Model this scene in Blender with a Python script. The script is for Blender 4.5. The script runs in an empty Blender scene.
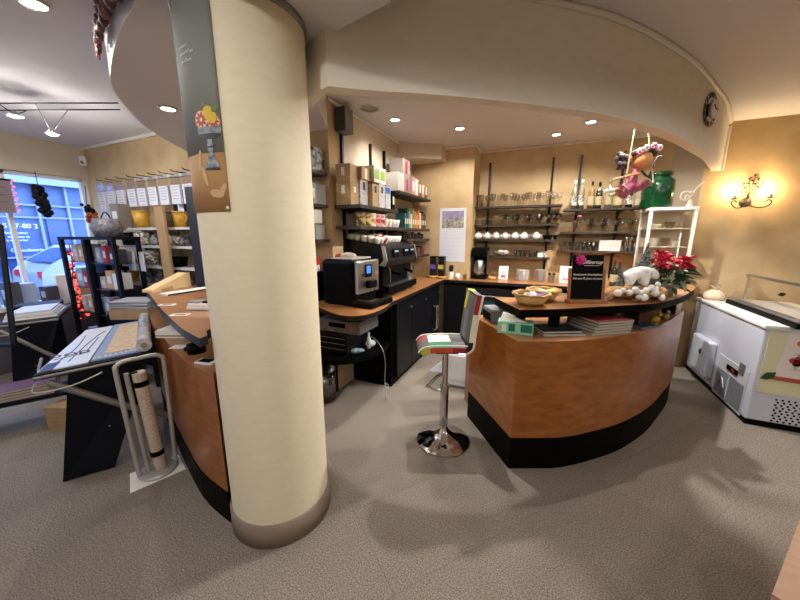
import bpy, math, random
from mathutils import Vector, Matrix
PI = math.pi
R = random.Random(11)
sc = bpy.context.scene
COL = sc.collection

# ------------------------------------------------------------------ view geometry
# The room's own axes are the scene's axes: X runs along the back wall, Y into the room, Z up.
F = 320.0; PT = math.radians(11.5); H = 1.55; TH = math.radians(24)
def ray(u, v):
    x = (u-400)/F; y = (300-v)/F
    X, Y, Z = x, math.cos(PT)+math.sin(PT)*y, -math.sin(PT)+math.cos(PT)*y
    return X*math.cos(TH)-Y*math.sin(TH), X*math.sin(TH)+Y*math.cos(TH), Z
def oz(u, v, z=0.0):
    r = ray(u, v); k = (z-H)/r[2]; return (r[0]*k, r[1]*k, z)
def ot(u, v, t):
    r = ray(u, v); k = t/r[1]; return (r[0]*k, t, H+r[2]*k)
def os_(u, v, s):
    r = ray(u, v); k = s/r[0]; return (s, r[1]*k, H+r[2]*k)
def az(u, z, t):
    """point at height z and depth t seen in column u (x only matters)"""
    a = math.radians(0)
    lo, hi = -9.0, 9.0
    for _ in range(40):
        m = (lo+hi)/2
        xx = m*math.cos(TH)+t*math.sin(TH); yy = -m*math.sin(TH)+t*math.cos(TH)
        f = yy*math.cos(PT)-(z-H)*math.sin(PT)
        if f <= 0.01: lo = m if m < 0 else lo; hi = hi if m < 0 else m; continue
        if 400+F*xx/f < u: lo = m
        else: hi = m
    return (lo+hi)/2

# ------------------------------------------------------------------ materials
def lin(h):
    h = h.lstrip('#'); c = [int(h[i:i+2], 16)/255 for i in (0, 2, 4)]
    return tuple(((x+.055)/1.055)**2.4 if x > .04045 else x/12.92 for x in c)+(1,)
MATS = {}
def mat(name, col, rough=.5, metal=0, noise=0, scale=8, col2=None, bump=0, spec=None, coat=0, stretch=None, detail=4, trans=0, ior=1.45, sheen=0):
    if name in MATS: return MATS[name]
    m = bpy.data.materials.new(name); m.use_nodes = True
    nt = m.node_tree; b = nt.nodes['Principled BSDF']
    b.inputs['Base Color'].default_value = lin(col)
    b.inputs['Roughness'].default_value = rough; b.inputs['Metallic'].default_value = metal
    if spec is not None: b.inputs['Specular IOR Level'].default_value = spec
    if coat: b.inputs['Coat Weight'].default_value = coat; b.inputs['Coat Roughness'].default_value = .12
    if trans: b.inputs['Transmission Weight'].default_value = trans; b.inputs['IOR'].default_value = ior
    if noise or bump:
        tc = nt.nodes.new('ShaderNodeTexCoord'); mp = nt.nodes.new('ShaderNodeMapping')
        if stretch: mp.inputs['Scale'].default_value = stretch
        n = nt.nodes.new('ShaderNodeTexNoise'); n.inputs['Scale'].default_value = scale; n.inputs['Detail'].default_value = detail
        nt.links.new(tc.outputs['Object'], mp.inputs[0]); nt.links.new(mp.outputs[0], n.inputs['Vector'])
        if noise:
            cr = nt.nodes.new('ShaderNodeValToRGB'); cr.color_ramp.elements[0].position = .5-noise/2; cr.color_ramp.elements[1].position = .5+noise/2
            cr.color_ramp.elements[0].color = lin(col); cr.color_ramp.elements[1].color = lin(col2 or col)
            nt.links.new(n.outputs['Fac'], cr.inputs[0]); nt.links.new(cr.outputs[0], b.inputs['Base Color'])
        if bump:
            bp = nt.nodes.new('ShaderNodeBump'); bp.inputs['Strength'].default_value = bump; bp.inputs['Distance'].default_value = .01
            nt.links.new(n.outputs['Fac'], bp.inputs['Height']); nt.links.new(bp.outputs[0], b.inputs['Normal'])
    MATS[name] = m; return m
def emit(name, col, strength):
    if name in MATS: return MATS[name]
    m = bpy.data.materials.new(name); m.use_nodes = True; nt = m.node_tree; nt.nodes.clear()
    e = nt.nodes.new('ShaderNodeEmission'); o = nt.nodes.new('ShaderNodeOutputMaterial')
    e.inputs[0].default_value = lin(col); e.inputs[1].default_value = strength
    nt.links.new(e.outputs[0], o.inputs[0]); MATS[name] = m; return m
def glassy(name, tint='#ffffff', gloss=.12, rough=.03):
    if name in MATS: return MATS[name]
    m = bpy.data.materials.new(name); m.use_nodes = True; nt = m.node_tree; nt.nodes.clear()
    o = nt.nodes.new('ShaderNodeOutputMaterial'); mx = nt.nodes.new('ShaderNodeMixShader'); t = nt.nodes.new('ShaderNodeBsdfTransparent')
    g = nt.nodes.new('ShaderNodeBsdfGlossy'); t.inputs[0].default_value = lin(tint); g.inputs['Roughness'].default_value = rough
    lw = nt.nodes.new('ShaderNodeLayerWeight'); lw.inputs[0].default_value = .5
    pw = nt.nodes.new('ShaderNodeMath'); pw.operation = 'POWER'; pw.inputs[1].default_value = 3.5
    ad = nt.nodes.new('ShaderNodeMath'); ad.operation = 'MULTIPLY_ADD'; ad.inputs[1].default_value = .6; ad.inputs[2].default_value = gloss; ad.use_clamp = True
    nt.links.new(lw.outputs['Facing'], pw.inputs[0]); nt.links.new(pw.outputs[0], ad.inputs[0]); nt.links.new(ad.outputs[0], mx.inputs[0])
    nt.links.new(t.outputs[0], mx.inputs[1]); nt.links.new(g.outputs[0], mx.inputs[2]); nt.links.new(mx.outputs[0], o.inputs[0])
    MATS[name] = m; return m

def carpet():
    m = bpy.data.materials.new('carpet'); m.use_nodes = True; nt = m.node_tree; b = nt.nodes['Principled BSDF']
    b.inputs['Roughness'].default_value = .95; b.inputs['Specular IOR Level'].default_value = .15
    tc = nt.nodes.new('ShaderNodeTexCoord')
    mp = nt.nodes.new('ShaderNodeMapping'); mp.inputs['Rotation'].default_value = (0, 0, math.radians(38))
    br = nt.nodes.new('ShaderNodeTexBrick'); br.offset = 0; br.inputs['Scale'].default_value = 1.0
    br.inputs['Brick Width'].default_value = .5; br.inputs['Row Height'].default_value = .5; br.inputs['Mortar Size'].default_value = .003
    br.inputs['Color1'].default_value = (.38, .38, .38, 1); br.inputs['Color2'].default_value = (.60, .60, .60, 1); br.inputs['Mortar'].default_value = (.34, .34, .34, 1)
    n = nt.nodes.new('ShaderNodeTexNoise'); n.inputs['Scale'].default_value = 150; n.inputs['Detail'].default_value = 5; n.inputs['Roughness'].default_value = .7
    n2 = nt.nodes.new('ShaderNodeTexNoise'); n2.inputs['Scale'].default_value = 2.2
    nt.links.new(tc.outputs['Object'], mp.inputs[0]); nt.links.new(mp.outputs[0], br.inputs['Vector'])
    nt.links.new(tc.outputs['Object'], n.inputs['Vector']); nt.links.new(tc.outputs['Object'], n2.inputs['Vector'])
    cr = nt.nodes.new('ShaderNodeValToRGB'); cr.color_ramp.elements[0].position = .33; cr.color_ramp.elements[1].position = .67
    cr.color_ramp.elements[0].color = lin('#4e463e'); cr.color_ramp.elements[1].color = lin('#ad a295'.replace(' ', ''))
    nt.links.new(n.outputs['Fac'], cr.inputs[0])
    mx = nt.nodes.new('ShaderNodeMixRGB'); mx.blend_type = 'OVERLAY'; mx.inputs[0].default_value = .32
    nt.links.new(cr.outputs[0], mx.inputs[1]); nt.links.new(br.outputs['Color'], mx.inputs[2])
    nt.links.new(mx.outputs[0], b.inputs['Base Color'])
    bp = nt.nodes.new('ShaderNodeBump'); bp.inputs['Strength'].default_value = .15; bp.inputs['Distance'].default_value = .004
    nt.links.new(n.outputs['Fac'], bp.inputs['Height']); nt.links.new(bp.outputs[0], b.inputs['Normal'])
    return m
M_CARPET = carpet()
M_WALL = mat('tan_plaster', '#b3976d', .8, noise=.5, scale=4, col2='#ccb38a', bump=.12, detail=8)
M_WALL2 = mat('beige_plaster', '#bdae97', .8, noise=.5, scale=3, col2='#cdbfa9', bump=.08, detail=8)
M_CREAM = mat('cream_plaster', '#e9dcbd', .75, noise=.6, scale=14, col2='#f0e5ca', bump=.10, stretch=(1, 1, 3.5), detail=8)
M_SOFF = mat('soffit_cream', '#efe6d6', .8, noise=.4, scale=10, col2='#f4ecde', bump=.06, stretch=(1, 1, 3))
M_CEIL = mat('ceiling_paint', '#dcd8d8', .85)
M_TAUPE = mat('taupe_base', '#8c7a6b', .6)
M_TRIM = mat('trim_white', '#eae2d6', .4)
M_WOOD = mat('veneer', '#7f461a', .3, noise=.55, scale=9, col2='#ad682c', stretch=(1, 1, 3), coat=.25, detail=9)
M_TOPWOOD = mat('top_wood', '#94603a', .3, noise=.7, scale=4, col2='#ad7a4e', stretch=(1, 5, 1), coat=.3, detail=6)
M_BLACK = mat('black_laminate', '#040404', .55, spec=.08)
M_NAVY = mat('navy_laminate', '#0b0e18', .5, spec=.2)
M_SHELF = mat('dark_shelf', '#30241d', .55)
M_DARKMET = mat('dark_metal', '#1b1a1a', .4, .6)
M_CHROME = mat('chrome', '#d8d8da', .08, 1)
M_STEEL = mat('brushed_steel', '#b9bbbd', .3, 1)
M_GREYMET = mat('grey_metal', '#8d8b86', .4, .5)
M_SILV = mat('silver_paint', '#bdbbb5', .4, .4)
M_WHITE = mat('white_plastic', '#e9e8e6', .4)
M_PORC = mat('porcelain', '#f0eeea', .15, coat=.5)
M_FRZ = mat('freezer_white', '#c9cddb', .35)
M_PAPER = mat('paper', '#efece4', .8)
M_CARD = mat('cardboard', '#9c7d58', .85, noise=.4, scale=12, col2='#ab8b64')
M_KRAFT = mat('kraft_board', '#a88c64', .8, noise=.4, scale=10, col2='#b79b74')
M_GREY = mat('grey_box', '#8f8d8c', .6)
M_GLASS = glassy('clear_glass')
M_PANE = glassy('window_glass', '#eef4ff', .02, .0)
M_GREENGL = mat('green_glass', '#06502a', .08, trans=.5, ior=1.3, coat=.6)
M_RED = mat('red', '#a5201f', .5)
M_MAG = mat('magenta', '#a3195f', .6)
M_BULB = emit('lamp_glow', '#fff3dc', 45)
M_BULBW = emit('sconce_glow', '#ffdf9c', 60)
M_SNOW = mat('snow_white', '#f2f1ee', .85, noise=.5, scale=40, col2='#ffffff', bump=.6)

# ------------------------------------------------------------------ mesh builder
class MB:
    def __init__(s): s.v = []; s.f = []; s.m = []; s.s = []
    def add(s, vs, fs, m=0, sm=False):
        o = len(s.v); s.v += [tuple(p) for p in vs]
        for f in fs: s.f.append([i+o for i in f]); s.m.append(m); s.s.append(sm)
        return s
    def box(s, c, d, rz=0, m=0, rx=0, ry=0, taper=1):
        x, y, z = d[0]/2, d[1]/2, d[2]/2; t = taper
        P = [(-x, -y, -z), (x, -y, -z), (x, y, -z), (-x, y, -z), (-x*t, -y*t, z), (x*t, -y*t, z), (x*t, y*t, z), (-x*t, y*t, z)]
        M = Matrix.Translation(c) @ Matrix.Rotation(rz, 4, 'Z') @ Matrix.Rotation(ry, 4, 'Y') @ Matrix.Rotation(rx, 4, 'X')
        return s.add([M @ Vector(p) for p in P], [(3, 2, 1, 0), (4, 5, 6, 7), (0, 1, 5, 4), (1, 2, 6, 5), (2, 3, 7, 6), (3, 0, 4, 7)], m)
    def bx(s, x0, x1, y0, y1, z0, z1, m=0):
        return s.box(((x0+x1)/2, (y0+y1)/2, (z0+z1)/2), (abs(x1-x0), abs(y1-y0), abs(z1-z0)), m=m)
    def prism(s, poly, z0, z1, m=0, mt=None, sm=False):
        a = sum(poly[i][0]*poly[(i+1) % len(poly)][1]-poly[(i+1) % len(poly)][0]*poly[i][1] for i in range(len(poly)))
        if a < 0: poly = poly[::-1]
        n = len(poly)
        s.add([(p[0], p[1], z0) for p in poly]+[(p[0], p[1], z1) for p in poly],
              [(i, (i+1) % n, n+(i+1) % n, n+i) for i in range(n)], m, sm)
        s.add([(p[0], p[1], z0) for p in poly], [tuple(range(n))[::-1]], m)
        s.add([(p[0], p[1], z1) for p in poly], [tuple(range(n))], m if mt is None else mt)
        return s
    def extr(s, poly, axis, a0, a1, m=0):
        """extrude a polygon given in (y,z) along x, or (x,z) along y"""
        n = len(poly)
        f = (lambda p, a: (a, p[0], p[1])) if axis == 'x' else (lambda p, a: (p[0], a, p[1]))
        s.add([f(p, a0) for p in poly]+[f(p, a1) for p in poly], [(i, (i+1) % n, n+(i+1) % n, n+i) for i in range(n)]+[tuple(range(n)), tuple(range(2*n-1, n-1, -1))], m)
        return s
    def lathe(s, pr, c=(0, 0, 0), n=16, m=0, M=None, cap=True):
        vs = []; fs = []
        for r, z in pr:
            for k in range(n):
                a = 2*PI*k/n; p = Vector((r*math.cos(a), r*math.sin(a), z))
                if M: p = M @ p
                vs.append((p[0]+c[0], p[1]+c[1], p[2]+c[2]))
        for i in range(len(pr)-1):
            for k in range(n):
                fs.append((i*n+k, i*n+(k+1) % n, (i+1)*n+(k+1) % n, (i+1)*n+k))
        s.add(vs, fs, m, True)
        L = len(pr)
        if not cap: return s
        if pr[0][0] > 1e-5: s.add(vs[:n], [tuple(range(n))[::-1]], m)
        if pr[-1][0] > 1e-5: s.add(vs[(L-1)*n:], [tuple(range(n))], m)
        return s
    def cyl(s, c, r, h, n=16, m=0, r2=None): return s.lathe([(r, 0), (r if r2 is None else r2, h)], c, n, m)
    def sph(s, c, r, n=12, m=0, M=None):
        if not hasattr(r, '__len__'): r = (r, r, r)
        S = Matrix.Diagonal((r[0], r[1], r[2])).to_4x4()
        if M: S = M.to_4x4() @ S
        k = max(5, n//2+1)
        return s.lathe([(max(1e-6, math.sin(PI*i/k)), -math.cos(PI*i/k)) for i in range(k+1)], c, n, m, S)
    def tube(s, pts, r, n=8, m=0, closed=False):
        pts = [Vector(p) for p in pts]; N = len(pts)
        rs = r if hasattr(r, '__len__') else [r]*N
        vs = []; up = None
        for i, p in enumerate(pts):
            if closed: d = pts[(i+1) % N]-pts[i-1]
            else: d = pts[min(i+1, N-1)]-pts[max(i-1, 0)]
            d.normalize()
            if up is None:
                up = Vector((0, 0, 1)) if abs(d.z) < .9 else Vector((1, 0, 0))
            a = d.cross(up)
            if a.length < 1e-6: a = d.cross(Vector((0, 1, 0)))
            a.normalize(); b = a.cross(d).normalized(); up = b
            for k in range(n):
                q = 2*PI*k/n; vs.append(p+a*rs[i]*math.cos(q)+b*rs[i]*math.sin(q))
        fs = []
        for i in range(N if closed else N-1):
            j = (i+1) % N
            for k in range(n): fs.append((i*n+k, i*n+(k+1) % n, j*n+(k+1) % n, j*n+k))
        s.add(vs, fs, m, True)
        if not closed: s.add(vs[:n], [tuple(range(n))], m); s.add(vs[-n:], [tuple(range(n))[::-1]], m)
        return s
    def build(s, name, mats, parent=None, loc=(0, 0, 0), rz=0, bevel=0, solid=0, kind=None, rot=None):
        me = bpy.data.meshes.new(name); me.from_pydata(s.v, [], s.f)
        if not isinstance(mats, (list, tuple)): mats = [mats]
        for x in mats: me.materials.append(x)
        me.polygons.foreach_set('material_index', s.m); me.polygons.foreach_set('use_smooth', s.s); me.update()
        o = bpy.data.objects.new(name, me); COL.objects.link(o)
        o.location = loc; o.rotation_euler = rot or (0, 0, rz)
        if parent: o.parent = parent
        if solid: q = o.modifiers.new('thickness', 'SOLIDIFY'); q.thickness = solid; q.offset = 0
        if bevel: q = o.modifiers.new('bevel', 'BEVEL'); q.width = bevel; q.segments = 2; q.limit_method = 'ANGLE'; q.angle_limit = math.radians(40)
        if kind: o['kind'] = kind
        return o
def text(name, body, size, m, parent=None, loc=(0, 0, 0), rot=(0, 0, 0), ext=.0008, align='CENTER', shear=0):
    c = bpy.data.curves.new(name, 'FONT'); c.body = body; c.size = size; c.extrude = ext; c.align_x = align; c.align_y = 'CENTER'; c.shear = shear
    c.resolution_u = 3; c.offset = size*.018 if size < .05 else 0; c.materials.append(m)
    tmp = bpy.data.objects.new('tmp', c); me = bpy.data.meshes.new_from_object(tmp); bpy.data.objects.remove(tmp); bpy.data.curves.remove(c)
    me.name = name
    o = bpy.data.objects.new(name, me); COL.objects.link(o); o.location = loc; o.rotation_euler = rot
    if not me.materials: me.materials.append(m)
    if parent: o.parent = parent
    return o
def tag(o, label, cat, group=None):
    o['label'] = label; o['category'] = cat
    if group: o['group'] = group
    return o
def thing(name, label, cat, loc=(0, 0, 0), rz=0, group=None, rot=None):
    o = bpy.data.objects.new(name, None); COL.objects.link(o); o.empty_display_size = .1
    o.location = loc; o.rotation_euler = rot or (0, 0, rz)
    return tag(o, label, cat, group)
def dup(root, label, loc, rz=0, group=None, scale=None):
    r = root.copy(); COL.objects.link(r); r.location = loc; r.rotation_euler = (0, 0, rz); r['label'] = label
    if group: r['group'] = group
    if scale: r.scale = (scale, scale, scale) if not hasattr(scale, '__len__') else scale
    for ch in list(root.children):
        c = ch.copy(); COL.objects.link(c); c.parent = r
        for g in list(ch.children):
            d = g.copy(); COL.objects.link(d); d.parent = c
    return r
def struct(name, mb, m, **k): return mb.build(name, m, kind='structure', **k)
def cr(pts, n=6, closed=False):
    out = []; N = len(pts); rng = N if closed else N-1
    for i in range(rng):
        if closed: p0, p1, p2, p3 = pts[i-1], pts[i], pts[(i+1) % N], pts[(i+2) % N]
        else: p0, p1, p2, p3 = pts[max(i-1, 0)], pts[i], pts[i+1], pts[min(i+2, N-1)]
        for k in range(n):
            t = k/n
            out.append(tuple(.5*(2*b+(c-a)*t+(2*a-5*b+4*c-d)*t*t+(3*b-a-3*c+d)*t**3) for a, b, c, d in zip(p0, p1, p2, p3)))
    if not closed: out.append(tuple(pts[-1]))
    return out
def offset(poly, d):
    out = []
    for i, p in enumerate(poly):
        a = poly[max(i-1, 0)]; b = poly[min(i+1, len(poly)-1)]
        x, y = b[0]-a[0], b[1]-a[1]; l = math.hypot(x, y)
        out.append((p[0]-y/l*d, p[1]+x/l*d))
    return out
ORD = ['first', 'second', 'third', 'fourth', 'fifth', 'sixth', 'seventh', 'eighth', 'ninth', 'tenth', 'eleventh', 'twelfth', 'thirteenth', 'fourteenth', 'fifteenth', 'sixteenth', 'seventeenth', 'eighteenth']

# ================================================================== SETTING
ZC = 2.70; TB = 4.90; SL = -1.80; TR = 4.69; TL = 2.50; SW = -5.80
struct('floor', MB().bx(SW, 5.6, -4.1, 5.3, -.1, 0), M_CARPET)
struct('ceiling', MB().bx(SW-.3, 5.8, -4.3, 5.3, ZC, ZC+.1), M_CEIL)
b = MB()                                  # shop-window wall: lintel, low sill, solid run behind the viewer
b.bx(SW-.2, SW, -4.2, TL+.2, 2.30, ZC); b.bx(SW-.2, SW, -4.2, TL+.2, 0, .35); b.bx(SW-.2, SW, -4.2, -2.2, .35, 2.3); b.bx(SW-.2, SW, TL-.03, TL+.2, .35, 2.3)
struct('wall_left', b, M_WALL2)
struct('wall_back_left', MB().bx(SW, SL, TL, TL+.15, 0, ZC), M_WALL)
struct('wall_alcove_left', MB().bx(SL-.15, SL, TL+.15, 5.1, 0, ZC), M_WALL2)
struct('wall_alcove_corner', MB().bx(SL, -.93, 4.50, 5.1, 0, ZC), M_WALL)
struct('wall_alcove_back', MB().bx(-.93, 1.40, TB, TB+.15, 0, ZC), M_WALL)
struct('wall_alcove_right', MB().prism([(1.28, TB), (1.51, TR), (1.60, TR+.1), (1.45, TB+.1)], 0, ZC), M_WALL2)
struct('wall_right', MB().bx(1.51, 5.6, TR, TR+.15, 0, ZC), M_WALL)
struct('wall_far_right', MB().bx(5.5, 5.65, -4.1, TR, 0, ZC), M_WALL)
struct('wall_rear', MB().bx(SW, 5.6, -4.15, -4.0, 0, ZC), M_WALL2)
# bulkhead box in the alcove corner
struct('trim_bulkhead', MB().prism([(SL, 3.95), (-1.32, 4.30), (-1.32, 4.50), (SL, 4.50)], 2.52, ZC), M_WALL2)
for i, (a, c) in enumerate([((SL, TL), (SL, 4.5)), ((SL, 4.5), (-.93, 4.5)), ((-.93, 4.5), (-.93, TB)), ((-.93, TB), (1.28, TB))]):
    struct('trim_%d' % (i+1), MB().tube([(a[0]+.012, a[1]-.012, ZC-.012), (c[0]+.012, c[1]-.012, ZC-.012)], .014, 6), M_TRIM)
struct('trim_5', MB().tube([(SW, TL-.015, ZC-.015), (-3.7, TL-.015, ZC-.015)], .02, 6), M_TRIM)
# curved soffit above the bar
so = cr([(-.97, 1.36), (-.813, 1.478), (-.609, 1.606), (-.355, 1.785), (.019, 2.083), (.23, 2.275), (.477, 2.555), (.815, 3.033), (1.135, 3.59), (1.33, 3.95), (1.48, 4.29), (1.60, 4.56), (1.645, TR)], 5)
si = offset(so, .075)
struct('trim_soffit_curve', MB().prism([(-1.25, 1.475)]+so+si[::-1]+[(-1.23, 1.55)], 2.22, ZC, sm=False), M_SOFF)
cv = offset(so[12:], -.010)
mb = MB(); mb.tube([(p[0], p[1], ZC-.012) for p in cv], .016, 8); struct('trim_soffit_cove', mb, M_TRIM)
mb = MB(); mb.tube([(1.655, TR-.012, 2.22), (1.655, TR-.012, ZC-.05)], .014, 6); struct('trim_soffit_end', mb, M_TRIM)
# dropped ceiling round the pillar
lf = cr([(-.66, 1.338), (-.30, 1.15), (-.32, .78), (-.75, .58), (-1.20, .73), (-1.54, .912), (-1.767, .979), (-2.092, 1.094), (-2.443, 1.246), (-2.72, 1.423), (-3.237, 1.888), (-3.671, TL)], 6)
struct('ceiling_dropped', MB().prism(lf+[(SL, TL), (-1.25, 1.50), (-1.0, 1.405)], 2.45, ZC), M_CEIL)
PC = (-1.27, 1.18)
struct('pillar', MB().lathe([(.256, 0), (.256, 2.45)], (PC[0], PC[1], 0), 64), M_CREAM)
struct('baseboard_pillar', MB().lathe([(.258, 0), (.268, 0), (.268, .125), (.258, .13)], (PC[0], PC[1], 0), 64), M_TAUPE)
struct('trim_pillar_ring', MB().lathe([(.258, 2.425), (.266, 2.425), (.266, 2.45), (.258, 2.45)], (PC[0], PC[1], 0), 64), M_GREYMET)

# shop window: panes in a white frame
b = MB()
for t in (-2.2, -.6, .75, 1.72, 2.45): b.bx(SW-.13, SW-.07, t-.02, t+.02, .35, 2.3)
for z in (.37, 2.28): b.bx(SW-.13, SW-.07, -2.2, 2.45, z-.02, z+.02)
w = struct('window_1', b, M_WHITE)
for a, c in ((-2.18, -.62), (-.58, .73), (.77, 1.70), (1.74, 2.43)):
    MB().bx(SW-.104, SW-.098, a, c, .39, 2.26).build('pane', M_PANE, w, kind='structure')

# ------------------------------------------------------------------ outside the window
M_FAC = mat('facade_blue', '#3b4d7a', .6, noise=.4, scale=3, col2='#566994'); M_STREET = mat('street', '#4b4e54', .9); M_FACW = mat('facade_white', '#7d889f', .7)
MB().bx(-26, SW-.2, -16, 16, -.15, -.05).build('ground_street', M_STREET, kind='structure')
t = thing('shop_building', 'blue shopfront with white lettering across the street outside the window', 'building', (-13, 0, 0))
MB().bx(-.4, 0, -10, 12, -.05, 3.0).build('wall', M_FAC, t)
MB().bx(-.4, .05, -10, 12, 3.0, 6.0).build('upper_wall', M_FACW, t)
MB().bx(-.4, .3, -10, 12, 2.9, 3.05).build('cornice', M_FACW, t)
M_DGL = mat('dark_glass', '#2f4678', .25); M_LET = mat('white_letters', '#d8dce6', .5)
for k in range(7):
    y = -7.6+k*2.6
    w = MB().bx(0, .04, y-.95, y+.95, .5, 2.2).build('window', M_DGL, t)
    MB().bx(.04, .07, y-.03, y+.03, .5, 2.2).build('mullion', M_FACW, w)
    MB().bx(.05, .08, y-.7, y+.7, 3.6, 5.2).build('upper_window', M_DGL, t)
text('lettering', 'S 77-80 2', .17, M_LET, t, (.09, 3.92, 1.78), (PI/2, 0, PI/2), .01)
for k, (body, z, y) in enumerate((('Restauration', 1.60, 3.80), ('sur place et', 1.50, 3.84), ('a emporter', 1.41, 3.80), ('Chocolaterie', 1.14, 3.95))): text('lettering', body, .085 if k < 3 else .12, M_LET, t, (.09, y, z), (PI/2, 0, PI/2), .01)
for y in (4.32, 4.95, 3.5): MB().bx(.04, .12, y-.025, y+.025, 0, 2.9).build('post', M_FACW, t)
for z in (.95, 2.02, 2.35): MB().bx(.04, .10, 2.6, 6.5, z-.02, z+.02).build('rail', M_FACW, t)
t = thing('car', 'white parked hatchback outside the shop window', 'car', (-10.6, 4.95, -.05), math.radians(90))
t.scale = (.9, .9, .9)
M_CARW = mat('car_white', '#888d95', .25, coat=.6)
prof = [(-1.9, .25), (1.9, .25), (1.98, .55), (1.85, .8), (1.0, .92), (.45, 1.38), (-1.1, 1.44), (-1.75, 1.05), (-1.95, .85), (-1.98, .5)]
MB().extr(prof, 'y', -.82, .82).build('body', M_CARW, t, bevel=.06)
for sgn in (-1, 1):
    MB().extr([(.85, .95), (.4, 1.32), (-1.0, 1.36), (-1.45, 1.02)], 'y', sgn*.825, sgn*.832).build('side_window', M_DGL, t)
    MB().box((-1.97, sgn*.66, .82), (.06, .24, .16)).build('tail_light', M_RED, t)
MB().add([(-1.2, -.68, 1.405), (-1.2, .68, 1.405), (-1.72, .74, 1.09), (-1.72, -.74, 1.09)], [(0, 1, 2, 3)]).build('rear_window', M_DGL, t, solid=.03, loc=(-.03, 0, .02))
M_TYRE = mat('tyre', '#151515', .8)
for x in (-1.2, 1.2):
    for sgn in (-1, 1):
        w = MB().lathe([(.12, -.1), (.31, -.1), (.33, -.06), (.33, .06), (.31, .1), (.12, .1)], (0, 0, 0), 24, 0, Matrix.Rotation(PI/2, 4, 'X')).build('wheel', M_TYRE, t, loc=(x, sgn*.78, .33))

# ------------------------------------------------------------------ lamps
def light(kind, name, loc, energy, col, parent=None, **k):
    l = bpy.data.lights.new(name, kind); l.energy = energy; l.color = col
    for a, v in k.items(): setattr(l, a, v)
    o = bpy.data.objects.new(name, l); COL.objects.link(o); o.location = loc
    if parent: o.parent = parent
    return o
WARM = (1, .95, .89); NEUT = (1, .96, .92)
M_RINGC = mat('lamp_ring', '#d9d4cc', .3, .7)
def downlight(x, y, z, label, energy, col=WARM, size=165, group='ceiling downlights', blend=.35, tilt=(0, 0), r=.045):
    t = thing('downlight', label, 'ceiling light', (x, y, z), group=group)
    MB().lathe([(r, -.001), (r+.018, -.001), (r+.014, -.012), (r, -.012), (r, -.001)], (0, 0, 0), 20, cap=False).build('ring', M_RINGC, t)
    MB().lathe([(1e-6, -.006), (r, -.006)], (0, 0, 0), 20).build('bulb', M_BULB, t)
    l = light('SPOT', 'beam', (0, 0, -.03), energy, col, t, spot_size=math.radians(size), spot_blend=blend, shadow_soft_size=.022)
    l.rotation_euler = (tilt[0], tilt[1], 0)
    return t

# ================================================================== BAR ISLAND
bar = thing('bar_counter', 'curved bar counter of orange-brown veneer with black plinth beside the patchwork stool', 'counter', (0, 0, 0))
co = cr([(-.10, 2.025), (.064, 2.098), (.219, 2.178), (.413, 2.339), (.63, 2.564), (.855, 2.889), (1.047, 3.261), (1.167, 3.518), (1.235, 3.72), (1.28, 3.92)], 5)
ci = cr([(-.50, 2.565), (-.30, 2.68), (-.05, 2.85), (.20, 3.10), (.45, 3.45), (.62, 3.92)], 5)
body = co+ci[::-1]
MB().prism(body, .235, .90, 0).build('front_panel', M_WOOD, bar)
ins = offset(co, .006)+offset(ci, -.006)[::-1]
MB().prism(ins, 0, .235).build('plinth', M_BLACK, bar)
MB().prism(body, .90, .905).build('ledge', M_TOPWOOD, bar)
ZB = 1.085
ho = cr([(-.11, 2.12), (.126, 2.25), (.31, 2.39), (.568, 2.58), (.75, 2.735), (.988, 3.08), (1.21, 3.53), (1.29, 3.75), (1.33, 3.95)], 5)
hi_ = cr([(-.31, 2.46), (-.05, 2.60), (.22, 2.80), (.50, 3.12), (.74, 3.5), (.90, 3.95)], 5)
MB().prism(ho+hi_[::-1], ZB-.055, ZB-.003).build('top_edge', M_BLACK, bar)
MB().prism(ho+hi_[::-1], ZB-.003, ZB).build('top', M_TOPWOOD, bar)
for (x, y) in ((.10, 2.36), (.62, 2.74), (1.0, 3.32), (-.12, 2.48), (.52, 3.02)):
    MB().box((x, y, (.905+ZB-.055)/2), (.07, .07, ZB-.055-.905)).build('post', M_BLACK, bar)
MB().prism([(.20, 2.62), (.24, 2.58), (.64, 2.98), (.92, 3.42), (1.0, 3.8), (.95, 3.8), (.86, 3.45), (.60, 3.02)], .905, ZB-.055).build('back_board', mat('bar_inner', '#5a3520', .5), bar)

def on(p, dz=0): return (p[0], p[1], p[2]+dz)
# tissue box
M_TIS = mat('tissue_green', '#8fc7a4', .5); M_TEAL = mat('tissue_teal', '#0e6d63', .5)
p = oz(521, 333, .905)
t = thing('tissue_box', 'green tissue box with a white tissue sticking out on the bar ledge', 'tissue box', (-.135, 2.215, .905), math.radians(2))
MB().box((0, 0, .04), (.225, .11, .08)).build('box', M_TIS, t, bevel=.003)
for x, w in ((-.02, .04), (.06, .05), (.095, .02)): MB().box((x, -.0555, .045), (w, .002, .05)).build('print', M_TEAL, t)
MB().box((-.07, -.0555, .04), (.03, .002, .05)).build('print', M_PAPER, t)
mb = MB(); mb.add([(-.10, -.03, .08), (.07, -.03, .08), (.07, .03, .08), (-.09, .03, .08), (-.085, .0, .135), (-.05, .01, .128), (.03, .0, .092)],
                  [(0, 1, 6, 5, 4), (1, 2, 6), (2, 3, 4, 5, 6), (3, 0, 4)], 0, False)
mb.build('tissue', M_PAPER, t)
# grey appliance under the bar top
t = thing('card_printer', 'grey rounded box machine under the left end of the bar top', 'machine', (-.30, 2.455, .905), math.radians(30))
MB().box((0, 0, .055), (.13, .18, .11)).build('casing', mat('mach_grey', '#77797d', .45), t, bevel=.012)
MB().box((-.066, 0, .05), (.004, .14, .06)).build('grille', M_BLACK, t)
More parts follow.
